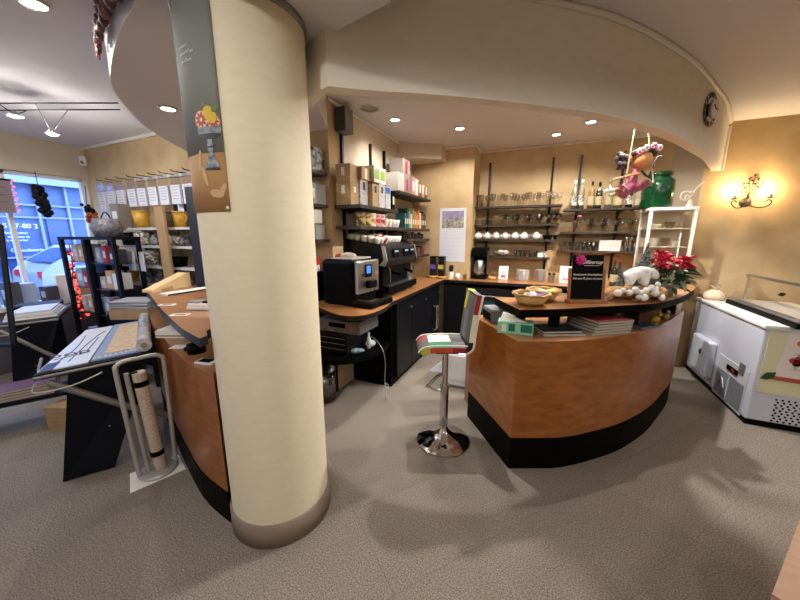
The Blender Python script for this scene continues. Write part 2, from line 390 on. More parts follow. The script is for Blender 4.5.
# folders and books on the ledge
M_FOLD = mat('folder_dark', '#23262f', .5)
M_EDGE = mat('page_edge', '#a59c8c', .8, noise=.5, scale=60, col2='#c9c1b2', stretch=(.3, .3, 6))
def book(label, p, d, rz, col, group, edge=M_EDGE, name='book', cat='book'):
    t = thing(name, label, cat, p, rz, group)
    MB().box((0, 0, d[2]/2), (d[0]*.985, d[1]*.985, d[2]*.8)).build('pages', edge, t)
    c = MB(); c.box((0, 0, d[2]*.05), (d[0], d[1], d[2]*.1)); c.box((0, 0, d[2]*.95), (d[0], d[1], d[2]*.1)); c.box((0, d[1]/2-.002, d[2]/2), (d[0], .004, d[2]))
    c.build('cover', col, t)
    return t
book('flat dark ring folder lying lowest beside the tissue box', (.125, 2.335, .905), (.28, .20, .018), math.radians(26), mat('folder_grey', '#555a66', .5), 'folders on the bar ledge', name='folder', cat='folder')
book('dark blue folder lying on top of a grey folder beside the tissue box', (.115, 2.33, .924), (.26, .18, .014), math.radians(28), M_FOLD, 'folders on the bar ledge', name='folder', cat='folder')
bcols = ['#8f8676', '#6f675c', '#857b6c', '#4f4943', '#7a1f30']
blabs = ['beige magazine at the bottom of the stack under the bar top', 'brown-grey magazine second from the bottom of the stack under the bar top', 'pale magazine in the middle of the stack under the bar top', 'dark grey magazine just under the red one in the stack under the bar top', 'red-covered book on top of the magazine stack under the bar top']
for k in range(5):
    book(blabs[k], (.385+.006*k, 2.51+.004*k, .905+k*.0185), (.31-.008*k, .23, .018), math.radians(36+3*(k % 2)), mat('book%d' % k, bcols[k], .5), 'magazines stacked under the bar top')
t = thing('tablet', 'flat grey tablet lying on the bar ledge right of the magazine stack', 'tablet', (.70, 2.735, .905), math.radians(46)); MB().box((0, 0, .008), (.22, .11, .016)).build('casing', mat('tab_grey', '#666b74', .3), t, bevel=.003); MB().box((0, 0, .0165), (.20, .095, .001)).build('screen', mat('screen_grey', '#4a4f58', .1), t)
M_GOLD = mat('gold_glaze', '#b59a3c', .25, .5)
def bird(label, p, s, m, rz):
    t = thing('bird_ornament', label, 'ornament', p, rz)
    MB().sph((0, 0, .028*s), (.034*s, .026*s, .028*s)).build('body', m, t)
    MB().sph((.026*s, 0, .062*s), .017*s).build('head', m, t)
    MB().lathe([(.006*s, 0), (1e-5, .016*s)], (.042*s, 0, .062*s), 8, 0, Matrix.Rotation(PI/2, 4, 'Y')).build('beak', mat('beak', '#c8681c', .4), t)
bird('small golden-green duck ornament on the bar ledge under the poinsettia', (.80, 2.885, .905), 1.0, M_GOLD, .4)
bird('small brown and silver bird ornament beside the golden duck on the bar ledge', (.90, 3.03, .905), .95, mat('brown_glaze', '#8d7257', .3, .4), .9)
t = thing('green_packet', 'small bright green packet lying on the magazines', 'packet', (.52, 2.72, .905), .8); MB().box((0, 0, .055), (.07, .03, .11)).build('bag', mat('lime', '#63c052', .5), t, bevel=.006); MB().box((0, 0, .112), (.072, .012, .004)).build('seal', M_WHITE, t)
# baskets
M_WICK = mat('wicker', '#b98d4e', .7, noise=.6, scale=60, col2='#dcb877', bump=.8, stretch=(1, 1, 2))
def basket(label, p, r, h, group):
    t = thing('wicker_basket', label, 'basket', p, 0, group)
    MB().lathe([(1e-5, .004), (r*.6, .004), (r*.62, 0), (r*.75, h*.3), (r, h), (r*.95, h), (r*.7, h*.35), (r*.55, .012), (1e-5, .012)], (0, 0, 0), 28).build('bowl', M_WICK, t)
    MB().tube([(r*math.cos(a)*.98, r*math.sin(a)*.98, h+.003*math.sin(a*9)) for a in [2*PI*i/36 for i in range(36)]], .009, 6, closed=True).build('rim', M_WICK, t)
    return t
pk = [('#5b4387', 'purple'), ('#e6e0d4', 'white'), ('#3c3553', 'dark violet'), ('#d9c79c', 'cream'), ('#8170ad', 'lilac')]
B1 = (-.055, 2.32, ZB); basket('round wicker basket with purple packets at the left end of the bar', B1, .12, .075, 'baskets on the bar top')
B2 = (.02, 2.52, ZB); basket('round wicker basket of yellow and cream packets behind the first basket', B2, .115, .075, 'baskets on the bar top')
for k, (c, n) in enumerate(pk):
    a = k*1.26
    o = MB().box((0, 0, 0), (.095, .035, .008)).build('sachet', mat('sachet_'+n.replace(' ', '_'), c, .4), None, (B1[0]+.05*math.cos(a), B1[1]+.05*math.sin(a), ZB+.066), bevel=.002, rot=(.15, .12*(k-2), a+.6))
    tag(o, n+' sachet lying in the left wicker basket on the bar', 'sachet', 'sachets in the baskets')
for k, (c, n) in enumerate([('#e2c65a', 'yellow'), ('#d9cfb8', 'ivory'), ('#c49a48', 'ochre'), ('#f0e6c6', 'pale yellow')]):
    a = k*1.57+.4
    o = MB().box((0, 0, 0), (.09, .035, .008)).build('sachet', mat('sachet_'+n.replace(' ', '_'), c, .4), None, (B2[0]+.05*math.cos(a), B2[1]+.05*math.sin(a), ZB+.066), bevel=.002, rot=(.15, .1*(k-2), a+.3))
    tag(o, n+' sachet lying in the rear wicker basket on the bar', 'sachet', 'sachets in the baskets')
# chalkboard on its wooden easel stand
cb = thing('chalkboard', 'black menu chalkboard in a wooden stand with a pink ribbon flower on the bar', 'chalkboard', (.295, 2.54, ZB), math.radians(20))
bd = MB().box((0, 0, .175), (.205, .010, .31), rx=0).build('board', mat('slate', '#060607', .6, spec=.1), cb, rot=(-.10, 0, 0), loc=(0, .0, .0))
for x in (-.115, .115): MB().box((x, .004, .12), (.018, .014, .24)).build('side_rail', M_TOPWOOD, cb, rot=(-.10, 0, 0))
MB().box((0, -.004, .0125), (.26, .07, .025)).build('foot', M_TOPWOOD, cb, bevel=.003)
M_CHALK = mat('chalk', '#e8e8e2', .9)
for body, sz, z, xx in (('Gillbernay', .034, .280, .025), ('~~~~~~~~~', .020, .258, .025), ('Restaurant chocolatdegu', .0195, .195, .0), ('Des aux R, jours et jours', .0195, .168, .0)):
    text('chalk_writing', body, sz, M_CHALK, bd, (xx, -.0062, z), (PI/2, 0, 0), .0004, shear=.25)
fl = MB()
for k in range(10):
    a = 2*PI*k/10; fl.tube([(0, 0, 0), (.022*math.cos(a), -.012, .022*math.sin(a)), (.036*math.cos(a+.2), -.004, .036*math.sin(a+.2))], [.006, .009, .003], 6)
fl.sph((0, -.012, 0), .013, 8)
fl.build('ribbon_flower', mat('pink_ribbon', '#c2187c', .35), cb, loc=(-.082, -.035, .30))
# glass figurine
t = thing('glass_figurine', 'tiny clear glass figurine at the right foot of the chalkboard', 'figurine', oz(605, 302, ZB))
MB().lathe([(.014, 0), (.014, .006), (.006, .012), (.012, .028), (.007, .042)], (0, 0, 0), 12).build('body', M_STEEL, t); MB().sph((0, 0, .052), .011, 10).build('head', M_GLASS, t)
# patterned tin
t = thing('tin', 'purple and white patterned round tin behind the chalkboard', 'tin', (.40, 2.72, ZB)); MB().cyl((0, 0, 0), .05, .06, 24).build('can', mat('tin_pattern', '#5b3a7c', .4, noise=.15, scale=40, col2='#eeeaf0'), t); MB().cyl((0, 0, .06), .052, .012, 24).build('lid', M_WHITE, t)

# driftwood centrepiece with white pompoms
M_DRIFT = mat('driftwood', '#a97f50', .85, noise=.6, scale=14, col2='#c9a06c', bump=.6, stretch=(1, 4, 1))
cp = thing('driftwood_centrepiece', 'driftwood winter centrepiece with white pompoms on the right half of the bar top', 'decoration', (.63, 2.79, ZB), math.radians(30))
mb = MB()
mb.tube(cr([(-.26, .0, .025), (-.16, .02, .06), (-.02, .03, .045), (.12, .01, .06), (.26, .03, .03)], 4), [.012]+[.04]*7+[.05]*8+[.02], 8)
mb.tube(cr([(-.24, -.02, .02), (-.12, -.05, .09), (.0, -.055, .03)], 4), [.014]*4+[.022]*4+[.02], 7)
mb.tube(cr([(-.06, -.05, .005), (.06, -.05, .05), (.2, -.035, .03)], 4), [.012]*4+[.026]*4+[.012], 7)
mb.build('driftwood', M_DRIFT, cp)
for k, (x, y, z) in enumerate([(-.16, -.075, .085), (-.105, -.08, .07), (-.05, -.075, .085), (.0, -.085, .07), (.05, -.08, .085), (.02, -.095, .035), (-.03, -.095, .04), (.10, -.075, .10), (.13, -.085, .065), (.16, -.065, .09), (.20, -.085, .03), (-.19, -.06, .065), (.185, -.05, .12)]):
    MB().sph((x*.82-.03, y, z), .022+.004*((k*7) % 3-1), 10).build('pompom', M_SNOW, cp)
# polar bear
pb = thing('polar_bear', 'white polar bear figurine standing on the driftwood centrepiece', 'figurine', (.655, 2.85, ZB+.092), math.radians(20))
pb.scale = (.86, .86, .86)
me = bpy.data.meshes.new('body')
vs = [(-.080, 0, .112), (-.02, 0, .118), (.045, 0, .122), (.088, 0, .115), (.124, 0, .098), (.156, 0, .078),
      (-.080, .034, .06), (-.070, .038, .006), (-.088, -.034, .06), (-.098, -.038, .006), (.046, .034, .06), (.064, .038, .006), (.040, -.034, .06), (.024, -.038, .006), (-.138, 0, .108),
      (.092, .030, .140), (.092, -.030, .140)]
es = [(0, 1), (1, 2), (2, 3), (3, 4), (4, 5), (0, 6), (6, 7), (0, 8), (8, 9), (2, 10), (10, 11), (2, 12), (12, 13), (0, 14), (3, 15), (3, 16)]
rr = [.056, .060, .056, .042, .034, .019, .040, .032, .040, .032, .036, .030, .036, .030, .014, .013, .013]
me.from_pydata(vs, es, []); me.materials.append(M_SNOW)
o = bpy.data.objects.new('body', me); COL.objects.link(o); o.parent = pb
q = o.modifiers.new('skin', 'SKIN')
for i, r in enumerate(rr): me.skin_vertices[0].data[i].radius = (r, r)
me.skin_vertices[0].data[0].use_root = True
q = o.modifiers.new('sub', 'SUBSURF'); q.levels = 2; q.render_levels = 2
for sy in (-.017, .017): MB().sph((.138, sy, .113), .0045, 6).build('eye', M_BLACK, pb)
MB().sph((.174, 0, .079), (.007, .009, .006), 8).build('nose', M_BLACK, pb)
# bottle-brush trees
M_FIR = mat('frosted_fir', '#39454a', .9, noise=.35, scale=70, col2='#a4afae', bump=.8)
def brush_tree(label, p, h, r):
    t = thing('bottle_brush_tree', label, 'ornament', p, group='bottle-brush trees on the bar')
    MB().cyl((0, 0, 0), r*.45, .02, 14, r2=r*.3).build('base', M_DRIFT, t)
    MB().cyl((0, 0, .02), .004, h*.2, 8).build('trunk', M_DARKMET, t)
    mb = MB(); n = int(h*90)
    for i in range(n):
        z = h*.12+(h*.88)*i/n; q = r*(1-i/n)+.004
        k = 14
        for j in range(k):
            a = 2*PI*(j+.5*(i % 2))/k+R.uniform(-.15, .15); l = q*R.uniform(.85, 1.1); d = .16*q
            mb.add([(0, 0, z+.012), (l*math.cos(a-.14), l*math.sin(a-.14), z-d), (l*math.cos(a+.14), l*math.sin(a+.14), z-d), (l*.6*math.cos(a), l*.6*math.sin(a), z-d-.012)], [(0, 1, 2), (1, 3, 2), (0, 3, 1), (0, 2, 3)])
    mb.lathe([(r*.78, h*.12), (1e-5, h*.99)], (0, 0, 0), 14)
    mb.build('bristles', M_FIR, t)
brush_tree('tall frosted bottle-brush fir tree behind the polar bear', (.70, 2.945, ZB), .41, .085)
brush_tree('small dark fir ornament at the left side of the polar bear', (.535, 2.82, ZB), .235, .05)
# poinsettia
po = thing('potted_poinsettia', 'red poinsettia in a silver wrapped pot at the right end of the bar', 'plant', (.90, 3.10, ZB))
po.scale = (.88, .88, .95)
MB().lathe([(.045, 0), (.052, .01), (.065, .09), (.078, .11), (.07, .105), (.055, .09)], (0, 0, 0), 18).build('pot', mat('foil_pot', '#8f9490', .3, .7, noise=.3, scale=30, col2='#c9ccc6', bump=.6), po)
M_LEAF = mat('leaf_dark', '#1e3a22', .5, noise=.4, scale=20, col2='#35552f'); M_LEAF2 = mat('leaf_variegated', '#7d8b6a', .5, noise=.4, scale=30, col2='#a9b394')
M_BRACT = mat('bract_red', '#b3122f', .5, noise=.4, scale=20, col2='#d2304a')
def leaf(mb, p, yaw, pitch, L, W):
    M = Matrix.Translation(p) @ Matrix.Rotation(yaw, 4, 'Z') @ Matrix.Rotation(-pitch, 4, 'Y')
    pts = [(0, 0, 0), (L*.35, W/2, .012), (L*.75, W*.35, .006), (L, 0, -.012), (L*.75, -W*.35, .006), (L*.35, -W/2, .012), (L*.45, 0, -.004)]
    mb.add([M @ Vector(q) for q in pts], [(0, 6, 1), (1, 6, 2), (2, 6, 3), (3, 6, 4), (4, 6, 5), (5, 6, 0)], 0, True)
st_ = MB()
for k in range(7):
    a = 2*PI*k/7; st_.tube([(0, 0, .08), (.04*math.cos(a), .04*math.sin(a), .16), (.09*math.cos(a), .09*math.sin(a), .25)], .004, 5)
st_.build('stem', mat('stem_green', '#4b5a33', .6), po)
lv = MB(); l2 = MB()
for k in range(90):
    a = R.uniform(0, 2*PI); r = R.uniform(.01, .10); z = R.uniform(.06, .25)
    leaf(lv if k % 5 < 3 else l2, (r*math.cos(a), r*math.sin(a), z), a+R.uniform(-.5, .5), R.uniform(-.9, .25), R.uniform(.07, .13), R.uniform(.035, .05))
for k in range(4): leaf(lv, (.07, -.03+.02*k, .19+.025*k), .2+.2*k, -.05-.05*k, .17, .045)
lv.build('foliage', M_LEAF, po, solid=.0015); l2.build('foliage', M_LEAF2, po, solid=.0015)
for (hx, hy, hz) in ((-.095, -.04, .315), (-.03, .03, .28), (.085, -.02, .28), (-.07, -.07, .245), (.03, -.05, .255), (.12, .03, .245)):
    br = MB()
    for k in range(16):
        a = 2*PI*k/7.3+k*.3; leaf(br, (hx+R.uniform(-.01, .01), hy+R.uniform(-.01, .01), hz+R.uniform(-.015, .02)), a, R.uniform(-.9, 1.0), R.uniform(.05, .085), R.uniform(.035, .05))
    br.build('bract', M_BRACT, po, solid=.0015)

# ================================================================== STOOL
ST = (-.593, 2.147)
st = thing('bar_stool', 'chrome bar stool with patchwork seat beside the bar counter', 'bar stool', (ST[0], ST[1], 0), math.radians(24))
MB().lathe([(.2, 0), (.205, .006), (.2, .014), (.12, .03), (.06, .075), (.036, .11), (.034, .13)], (0, 0, 0), 48).build('base', M_CHROME, st)
MB().cyl((0, 0, .12), .031, .34, 20).build('column', M_CHROME, st)
MB().cyl((0, 0, .46), .022, .275, 20).build('gas_lift', M_CHROME, st)
MB().cyl((0, 0, .44), .035, .03, 20).build('collar', M_CHROME, st)
loop = [(-.03, -.03, .47), (-.10, -.055, .475), (-.155, -.05, .455), (-.165, 0, .44), (-.155, .05, .43), (-.10, .055, .43), (-.03, .03, .46)]
loop = [(-.025, 0, .545), (-.07, -.03, .53), (-.115, -.05, .49), (-.135, -.02, .455), (-.12, .03, .43), (-.07, .03, .41), (-.025, 0, .415)]
MB().tube(cr(loop, 5), .011, 8).build('footrest', M_CHROME, st)
MB().box((0, 0, .739), (.16, .16, .014)).build('mounting_plate', M_DARKMET, st)
cols = ['#9c1c2e', '#b8b23c', '#55514c', '#c8492a', '#e8e0cc', '#2f7a5e', '#1c1b1f', '#8a2140', '#6b6f72']
PM = [mat('patch%d' % i, c, .75, bump=.25, scale=120) for i, c in enumerate(cols)]
M_PIPE = mat('cream_piping', '#e2dac6', .6)
def shell(prof, wid, name, grid, th, parent):
    """upholstered panel: profile in (x,z), extruded across the width, one colour per patch"""
    P = cr(prof, 5); N = len(P); up = offset([(p[0], p[1]) for p in P], th); nw = len(grid[0]); sub = 4; W = nw*sub
    mb = MB(); vs = []
    for layer, L in ((0, P), (1, up)):
        for i in range(N):
            for j in range(W+1):
                y = -wid/2+wid*j/W; e = abs(2*j/W-1); q = .012*max(0, e-.85)/.15
                c = P[i] if layer == 0 else (L[i][0]-(L[i][0]-P[i][0])*q/th*1.2, L[i][1]-(L[i][1]-P[i][1])*q/th*1.2)
                vs.append((c[0], y, c[1]))
    o = N*(W+1); nr = len(grid)
    for i in range(N-1):
        for j in range(W):
            a = i*(W+1)+j; c = grid[min(nr-1, i*nr//(N-1))][j//sub]
            mb.add([], [])
            mb.f.append([o+a, o+a+1, o+a+W+2, o+a+W+1]); mb.m.append(c); mb.s.append(True)
            mb.f.append([a+W+1, a+W+2, a+1, a]); mb.m.append(grid[min(nr-1, i*nr//(N-1))][(j//sub+1) % nw]); mb.s.append(True)
        for j in (0, W):
            a = i*(W+1)+j; gi = min(nr-1, i*nr//(N-1)); c = (SIDE1 if j == 0 else SIDE2)[gi]
            f = [a, o+a, o+a+W+1, a+W+1]; mb.f.append(f if j else f[::-1]); mb.m.append(c); mb.s.append(False)
    for i in (0, N-1):
        for j in range(W):
            a = i*(W+1)+j; mb.f.append([a, a+1, o+a+1, o+a]); mb.m.append(grid[0 if i == 0 else nr-1][j//sub]); mb.s.append(False)
    mb.v = vs
    ob = mb.build(name, PM, parent)
    return ob, P, up
SIDE1 = [1, 3, 0]; SIDE2 = [2, 0, 1]
SW_ = .27
seat, sp, su = shell([(-.160, .737), (-.145, .751), (-.07, .759), (.05, .759), (.125, .755)], SW_, 'seat', [[2, 2, 7], [5, 4, 4], [8, 2, 8]], .052, st)
for yy in (-SW_/2, SW_/2):
    MB().tube([(p[0], yy, p[1]+.001) for p in su], .0045, 6).build('piping', M_PIPE, seat)
SIDE1 = [6, 4, 0]; SIDE2 = [0, 1, 2]
back, bp_, bu = shell([(.125, .755), (.165, .79), (.178, .91), (.196, 1.05), (.215, 1.155)], SW_, 'backrest', [[6, 6, 2], [2, 8, 2], [2, 2, 1]], .05, st)
for yy in (-SW_/2, SW_/2):
    MB().tube([(p[0]+.002, yy, p[1]) for p in bp_], .008, 6).build('piping', M_PIPE, back)

# ================================================================== HANGING DOLL, CLOCK, SCONCE
M_SKIN = mat('doll_skin', '#d99a63', .6); M_DRESS = mat('doll_dress', '#94405a', .7, noise=.3, scale=25, col2='#b0647a'); M_HAIR = mat('doll_hair', '#251b1c', .8, noise=.3, scale=60, col2='#4a3c3e', bump=.6)
dl = thing('hanging_doll', 'girl doll in a pink dress on a little swing hanging over the bar', 'doll', (.605, 3.19, 1.955), math.radians(24))
MB().sph((.03, 0, .165), (.08, .075, .075), 20).build('head', M_SKIN, dl)
hr = MB(); hr.sph((.035, .03, .195), (.085, .068, .058), 16)
for k in range(26): a = R.uniform(0, 6.28); hr.sph((-.115+R.uniform(-.045, .045), R.uniform(-.03, .03), .165+R.uniform(-.05, .05)), R.uniform(.014, .026), 6)
hr.build('hair', M_HAIR, dl)
M_BAND = mat('hair_band', '#2b2224', .6)
hb = MB().tube([(.03+.09*math.sin(a), -.055*math.cos(a)-.01, .205+.028*math.cos(a*1.2)) for a in [-1.4+.35*i for i in range(9)]], .018, 8).build('hair_band', M_BAND, dl)
for k, (x, z, c) in enumerate(((-.045, .205, '#d98ba0'), (0., .235, '#efe6e0'), (.06, .25, '#d98ba0'), (.10, .235, '#e7c1c8'))):
    f = MB()
    for j in range(6): f.sph((.014*math.cos(j*1.05), 0, .014*math.sin(j*1.05)), .011, 6)
    f.sph((0, -.006, 0), .008, 6, 1); f.build('flower', [mat('fl'+c[1:], c, .6), M_BAND], hb, loc=(x, -.085, z))
MB().tube(cr([(.0, 0, .10), (-.02, -.01, .03), (-.06, -.03, -.04), (-.11, -.04, -.075)], 4), [.028]*4+[.038]*4+[.048]*4+[.06], 10).build('dress', M_DRESS, dl)
MB().tube(cr([(-.06, 0, -.03), (.04, -.02, -.03), (.12, .0, .01)], 4), [.045]*4+[.032]*4+[.012], 8).build('dress', M_DRESS, dl)
for s2 in (-1, 1):
    MB().tube([(.0, s2*.04, .06), (-.06, s2*.06, .05), (-.125, s2*.07, .03)], [.011, .009, .008], 6).build('arm', M_SKIN, dl)
    MB().tube([(-.13, s2*.03, -.05), (-.19, s2*.03-.03, -.06)], [.012, .009], 6).build('leg', M_SKIN, dl)
    MB().sph((-.205, s2*.03-.035, -.065), (.026, .016, .014), 8).build('shoe', M_WHITE, dl)
MB().tube([(-.19, -.02, -.10), (.14, .0, .0)], .012, 6).build('swing_bar', mat('stick', '#b58a58', .7), dl)
for x, z0 in ((-.12, -.075), (.1, -.01)):
    MB().tube([(x, -.075, z0), (x*.4-.02, -.03, .42), (x*.3, 0, ZC-1.97)], .0045, 6).build('rope', mat('rope', '#cbb28a', .8), dl)
MB().tube(cr([(.06, .02, .10), (.12, .02, .05), (.15, .02, .12), (.17, .02, .19), (.21, .02, .20)], 4), .008, 6).build('braid', M_HAIR, dl)

# clock on the soffit
i0 = min(range(len(so)), key=lambda i: abs(so[i][1]-3.45)); cx, cy = so[i0]; tx, ty = so[i0+1][0]-so[i0-1][0], so[i0+1][1]-so[i0-1][1]
ck = thing('wall_clock', 'silver and black openwork clock with roman numerals on the curved soffit', 'clock', (cx, cy, 2.505), 0)
ck.rotation_euler = (0, 0, math.atan2(ty, tx)-.12)     # local -Y faces out of the soffit, then turned slightly toward the camera
RX = Matrix.Rotation(PI/2, 4, 'X')
MB().lathe([(.005, .0), (.066, .0), (.066, .012), (.056, .018), (.005, .018)], (0, -.028, 0), 32, 0, RX).build('dial', mat('clock_dial', '#e6dfd0', .4), ck)
MB().lathe([(.058, 0), (.068, 0), (.068, .016), (.058, .016)], (0, -.032, 0), 32, 0, RX).build('dial_rim', M_STEEL, ck)
MB().cyl((0, 0, 0), .045, .028, 24).build('movement', M_BLACK, ck, rot=(PI/2, 0, 0))
for k, n in enumerate(['XII', 'I', 'II', 'III', 'IIII', 'V', 'VI', 'VII', 'VIII', 'IX', 'X', 'XI']):
    a = PI/2-k*PI/6
    text('numeral', n, .044, mat('clock_grey', '#6d655a', .4, .5), ck, (.098*math.cos(a), -.02, .098*math.sin(a)), (PI/2, -(a-PI/2), 0), .003)
MB().tube([(.121*math.cos(2*PI*k/40), -.018, .121*math.sin(2*PI*k/40)) for k in range(40)], .003, 6, closed=True).build('outer_ring', mat('clock_grey', '#6d655a'), ck)
for a, L in ((2.6, .04), (.0, .055)): MB().tube([(0, -.05, 0), (L*math.cos(a), -.05, L*math.sin(a))], .003, 6).build('hand', M_BLACK, ck)

# sconce
M_IRON = mat('sconce_iron', '#4a4039', .45, .7)
scn = thing('wall_sconce', 'two-candle wrought iron wall lamp with leaf sprays on the tan right wall', 'wall lamp', (1.895, TR, 1.885))
MB().lathe([(.005, 0), (.05, 0), (.045, .012), (.02, .025), (.005, .03)], (0, 0, 0), 20, 0, RX).build('back_plate', M_IRON, scn)
for sgn, xb, ex in ((-1, -.13, 0), (1, .145, 0)):
    MB().tube(cr([(0, -.02, -.01), (sgn*.05, -.08, -.055), (xb*.85, -.10, -.055), (xb*1.12, -.10, -.01), (xb*.95, -.10, .015), (xb*.8, -.10, -.005)], 5), .006, 7).build('arm', M_IRON, scn)
    c = MB().lathe([(.004, 0), (.032, .006), (.034, .012), (.012, .012), (.012, .05), (.004, .05)], (xb, -.10, .025), 16).build('candle_cup', M_IRON, scn)
    MB().lathe([(.009, 0), (.017, .02), (.013, .045), (1e-5, .075)], (xb, -.10, .075), 12).build('bulb', M_BULBW, scn)
    light('POINT', 'glow', (xb, -.10, .115), 20, (1, .72, .40), scn, shadow_soft_size=.02)
for k, (x, z) in enumerate(((-.06, .17), (-.02, .22), (.02, .25), (.05, .21), (.09, .17))):
    MB().tube(cr([(0, -.02, .03), (x*.3, -.05, z*.5), (x, -.05, z)], 4), .003, 5).build('stem', M_IRON, scn)
    q = MB(); leaf(q, (x, -.05, z), .3*k, 1.2, .035, .018); leaf(q, (x*.7, -.05, z*.8), 2+.3*k, .8, .03, .016); q.build('leaf', M_IRON, scn, solid=.002)

# ================================================================== FREEZER
fz = thing('chest_freezer', 'white chest freezer with glass lid against the tan wall', 'freezer', (1.64, 3.38, 0))
FW, FL, FH = .75, 1.27, .86
MB().bx(0, FW, 0, FL, .05, FH-.03).build('cabinet', M_FRZ, fz, bevel=.012)
MB().bx(.01, FW-.01, .01, FL-.01, 0, .05).build('foot', M_BLACK, fz)
MB().bx(-.012, FW+.012, -.012, FL+.012, FH-.035, FH).build('top_rim', M_WHITE, fz, bevel=.008)
hd = MB().bx(-.07, -.002, .62, 1.02, .14, .50).build('side_hatch', M_FRZ, fz, bevel=.015)
MB().lathe([(.004, 0), (.03, 0), (.03, .008), (.02, .012), (.004, .012)], (-.072, .76, .37), 16, 0, Matrix.Rotation(-PI/2, 4, 'Y')).build('lock', M_CHROME, hd)
MB().sph((-.072, .65, .20), .008, 8).build('screw', M_GREYMET, hd)
cp_ = MB(); cp_.bx(-.006, 0, .06, .56, .04, .43); cp_.build('machine_panel', mat('panel_grey', '#c6cad2', .4), fz)
g = MB()
for k in range(14): g.bx(-.012, -.006, .08+.0, .54, .07+.017*k, .078+.017*k)
g.build('vent_grille', mat('grille_grey', '#8f949e', .4, .3), fz)
MB().bx(-.014, -.006, .30, .315, .06, .31).build('grille_bar', M_FRZ, fz)
MB().tube(cr([(-.016, .50, .14), (-.016, .42, .24), (-.016, .36, .16)], 4), .004, 5).build('cable', M_WHITE, fz)
cpn = MB().bx(-.014, -.006, .20, .38, .34, .385).build('thermostat', M_BLACK, fz)
MB().bx(-.016, -.014, .24, .30, .352, .374).build('red_switch', M_RED, cpn)
MB().bx(-.010, -.006, .12, .20, .37, .47).build('rating_plate', M_GREYMET, fz)
# front face: cream panel, sticker, holes
MB().bx(.03, FW, -.006, 0, .30, FH-.05).build('front_panel', mat('freezer_cream', '#d9d3b0', .4), fz)
stk = MB().add([(.10, -.008, .42), (FW, -.008, .40), (FW, -.008, .80), (.14, -.008, .80)], [(0, 1, 2, 3)]).build('sticker', mat('sticker_white', '#e2d9d2', .35), fz, solid=.003)
MB().add([(.06, -.011, .425), (FW, -.011, .385), (FW, -.011, .43), (.09, -.011, .455)], [(0, 1, 2, 3)]).build('red_stripe', mat('stripe_red', '#b2553f', .5), stk, solid=.002)
q = MB(); q.add([(.03, -.0115, .42), (.06, -.0115, .475), (.115, -.0115, .485), (.11, -.0115, .44), (.07, -.0115, .415)], [(0, 1, 2, 3, 4)]); q.build('printed_leaf', mat('leaf_print', '#2f4a26', .5), stk, solid=.002)
def sundae(x, z, c, nm):
    q = MB()
    for dx, dz, r in ((-.025, .02, .022), (.005, .035, .024), (.03, .015, .022), (0, .0, .026)): q.lathe([(1e-5, 0), (r, 0), (r, .002)], (x+dx, -.010, z+dz), 14, 0, RX)
    q.add([(x-.02, -.012, z), (x+.02, -.012, z), (x+.006, -.012, z-.05), (x-.006, -.012, z-.05)], [(0, 1, 2, 3)], 1); q.bx(x-.022, x+.022, -.0125, -.0105, z-.056, z-.05, 1)
    q.build(nm, [mat(nm, c, .5), mat('glass_print', '#c9b7a4', .5)], stk)
sundae(.235, .715, '#b5702f', 'printed_orange_sundae'); sundae(.215, .575, '#a83238', 'printed_red_sundae')
M_INK = mat('brown_ink', '#4a3330', .7)
for body, x, z, s2 in (('Glaces', .27, .785, .024), ('caramel', .23, .645, .018), ('coupes', .38, .69, .022)):
    text('print', body, s2, M_INK, stk, (x, -.0105, z), (PI/2, 0, 0), .0004)
hl = MB()
for i in range(15):
    for k in range(9): hl.lathe([(1e-5, 0), (.0085, 0), (.0085, .002)], (.16+.036*i+.012*(k % 2), -.0, .07+.023*k), 7, 0, RX)
hl.build('vent_holes', M_BLACK, fz)
# glass lid
gp = MB().add([(.155, -.05, .065+FH), (.355, -.05, .27+FH), (.355, 1.20, .27+FH), (.155, .96, .065+FH)], [(0, 1, 2, 3)]).build('lid_pane', M_GLASS, fz, solid=.005)
MB().box((.15, .44, .055+FH), (.03, 1.05, .03)).build('lower_rail', M_STEEL, gp, bevel=.004)
MB().box((.15, .44, .02+FH), (.05, 1.05, .04)).build('lid_track', M_BLACK, gp)
MB().box((.36, .58, .275+FH), (.03, 1.27, .025)).build('upper_rail', M_STEEL, gp, bevel=.004)
for y in (-.03, 1.18): MB().bx(.35, .37, y-.01, y+.01, FH, FH+.27).build('strut', M_STEEL, gp)
MB().box((.27, .45, FH+.185), (.03, .05, .012), ry=-.8).build('finger_grip', M_BLACK, gp)
# crumpled cloth / pouch on the freezer
t = thing('gathered_pouch', 'pale gathered cloth pouch with a gold tie on the back corner of the freezer', 'pouch', (1.73, 4.52, FH))
MB().lathe([(1e-5, 0), (.085, 0), (.10, .03), (.085, .07), (.04, .105), (.02, .115), (.045, .15), (.05, .155), (.02, .13), (1e-5, .13)], (0, 0, 0), 22).build('cloth', mat('pouch_cloth', '#d8c4a6', .7, noise=.4, scale=25, col2='#e7d7bf', bump=.5), t)
MB().tube([(.024*math.cos(2*PI*k/14), .024*math.sin(2*PI*k/14), .117) for k in range(14)], .006, 6, closed=True).build('tie', mat('gold_tie', '#b98c3d', .35, .7), t)
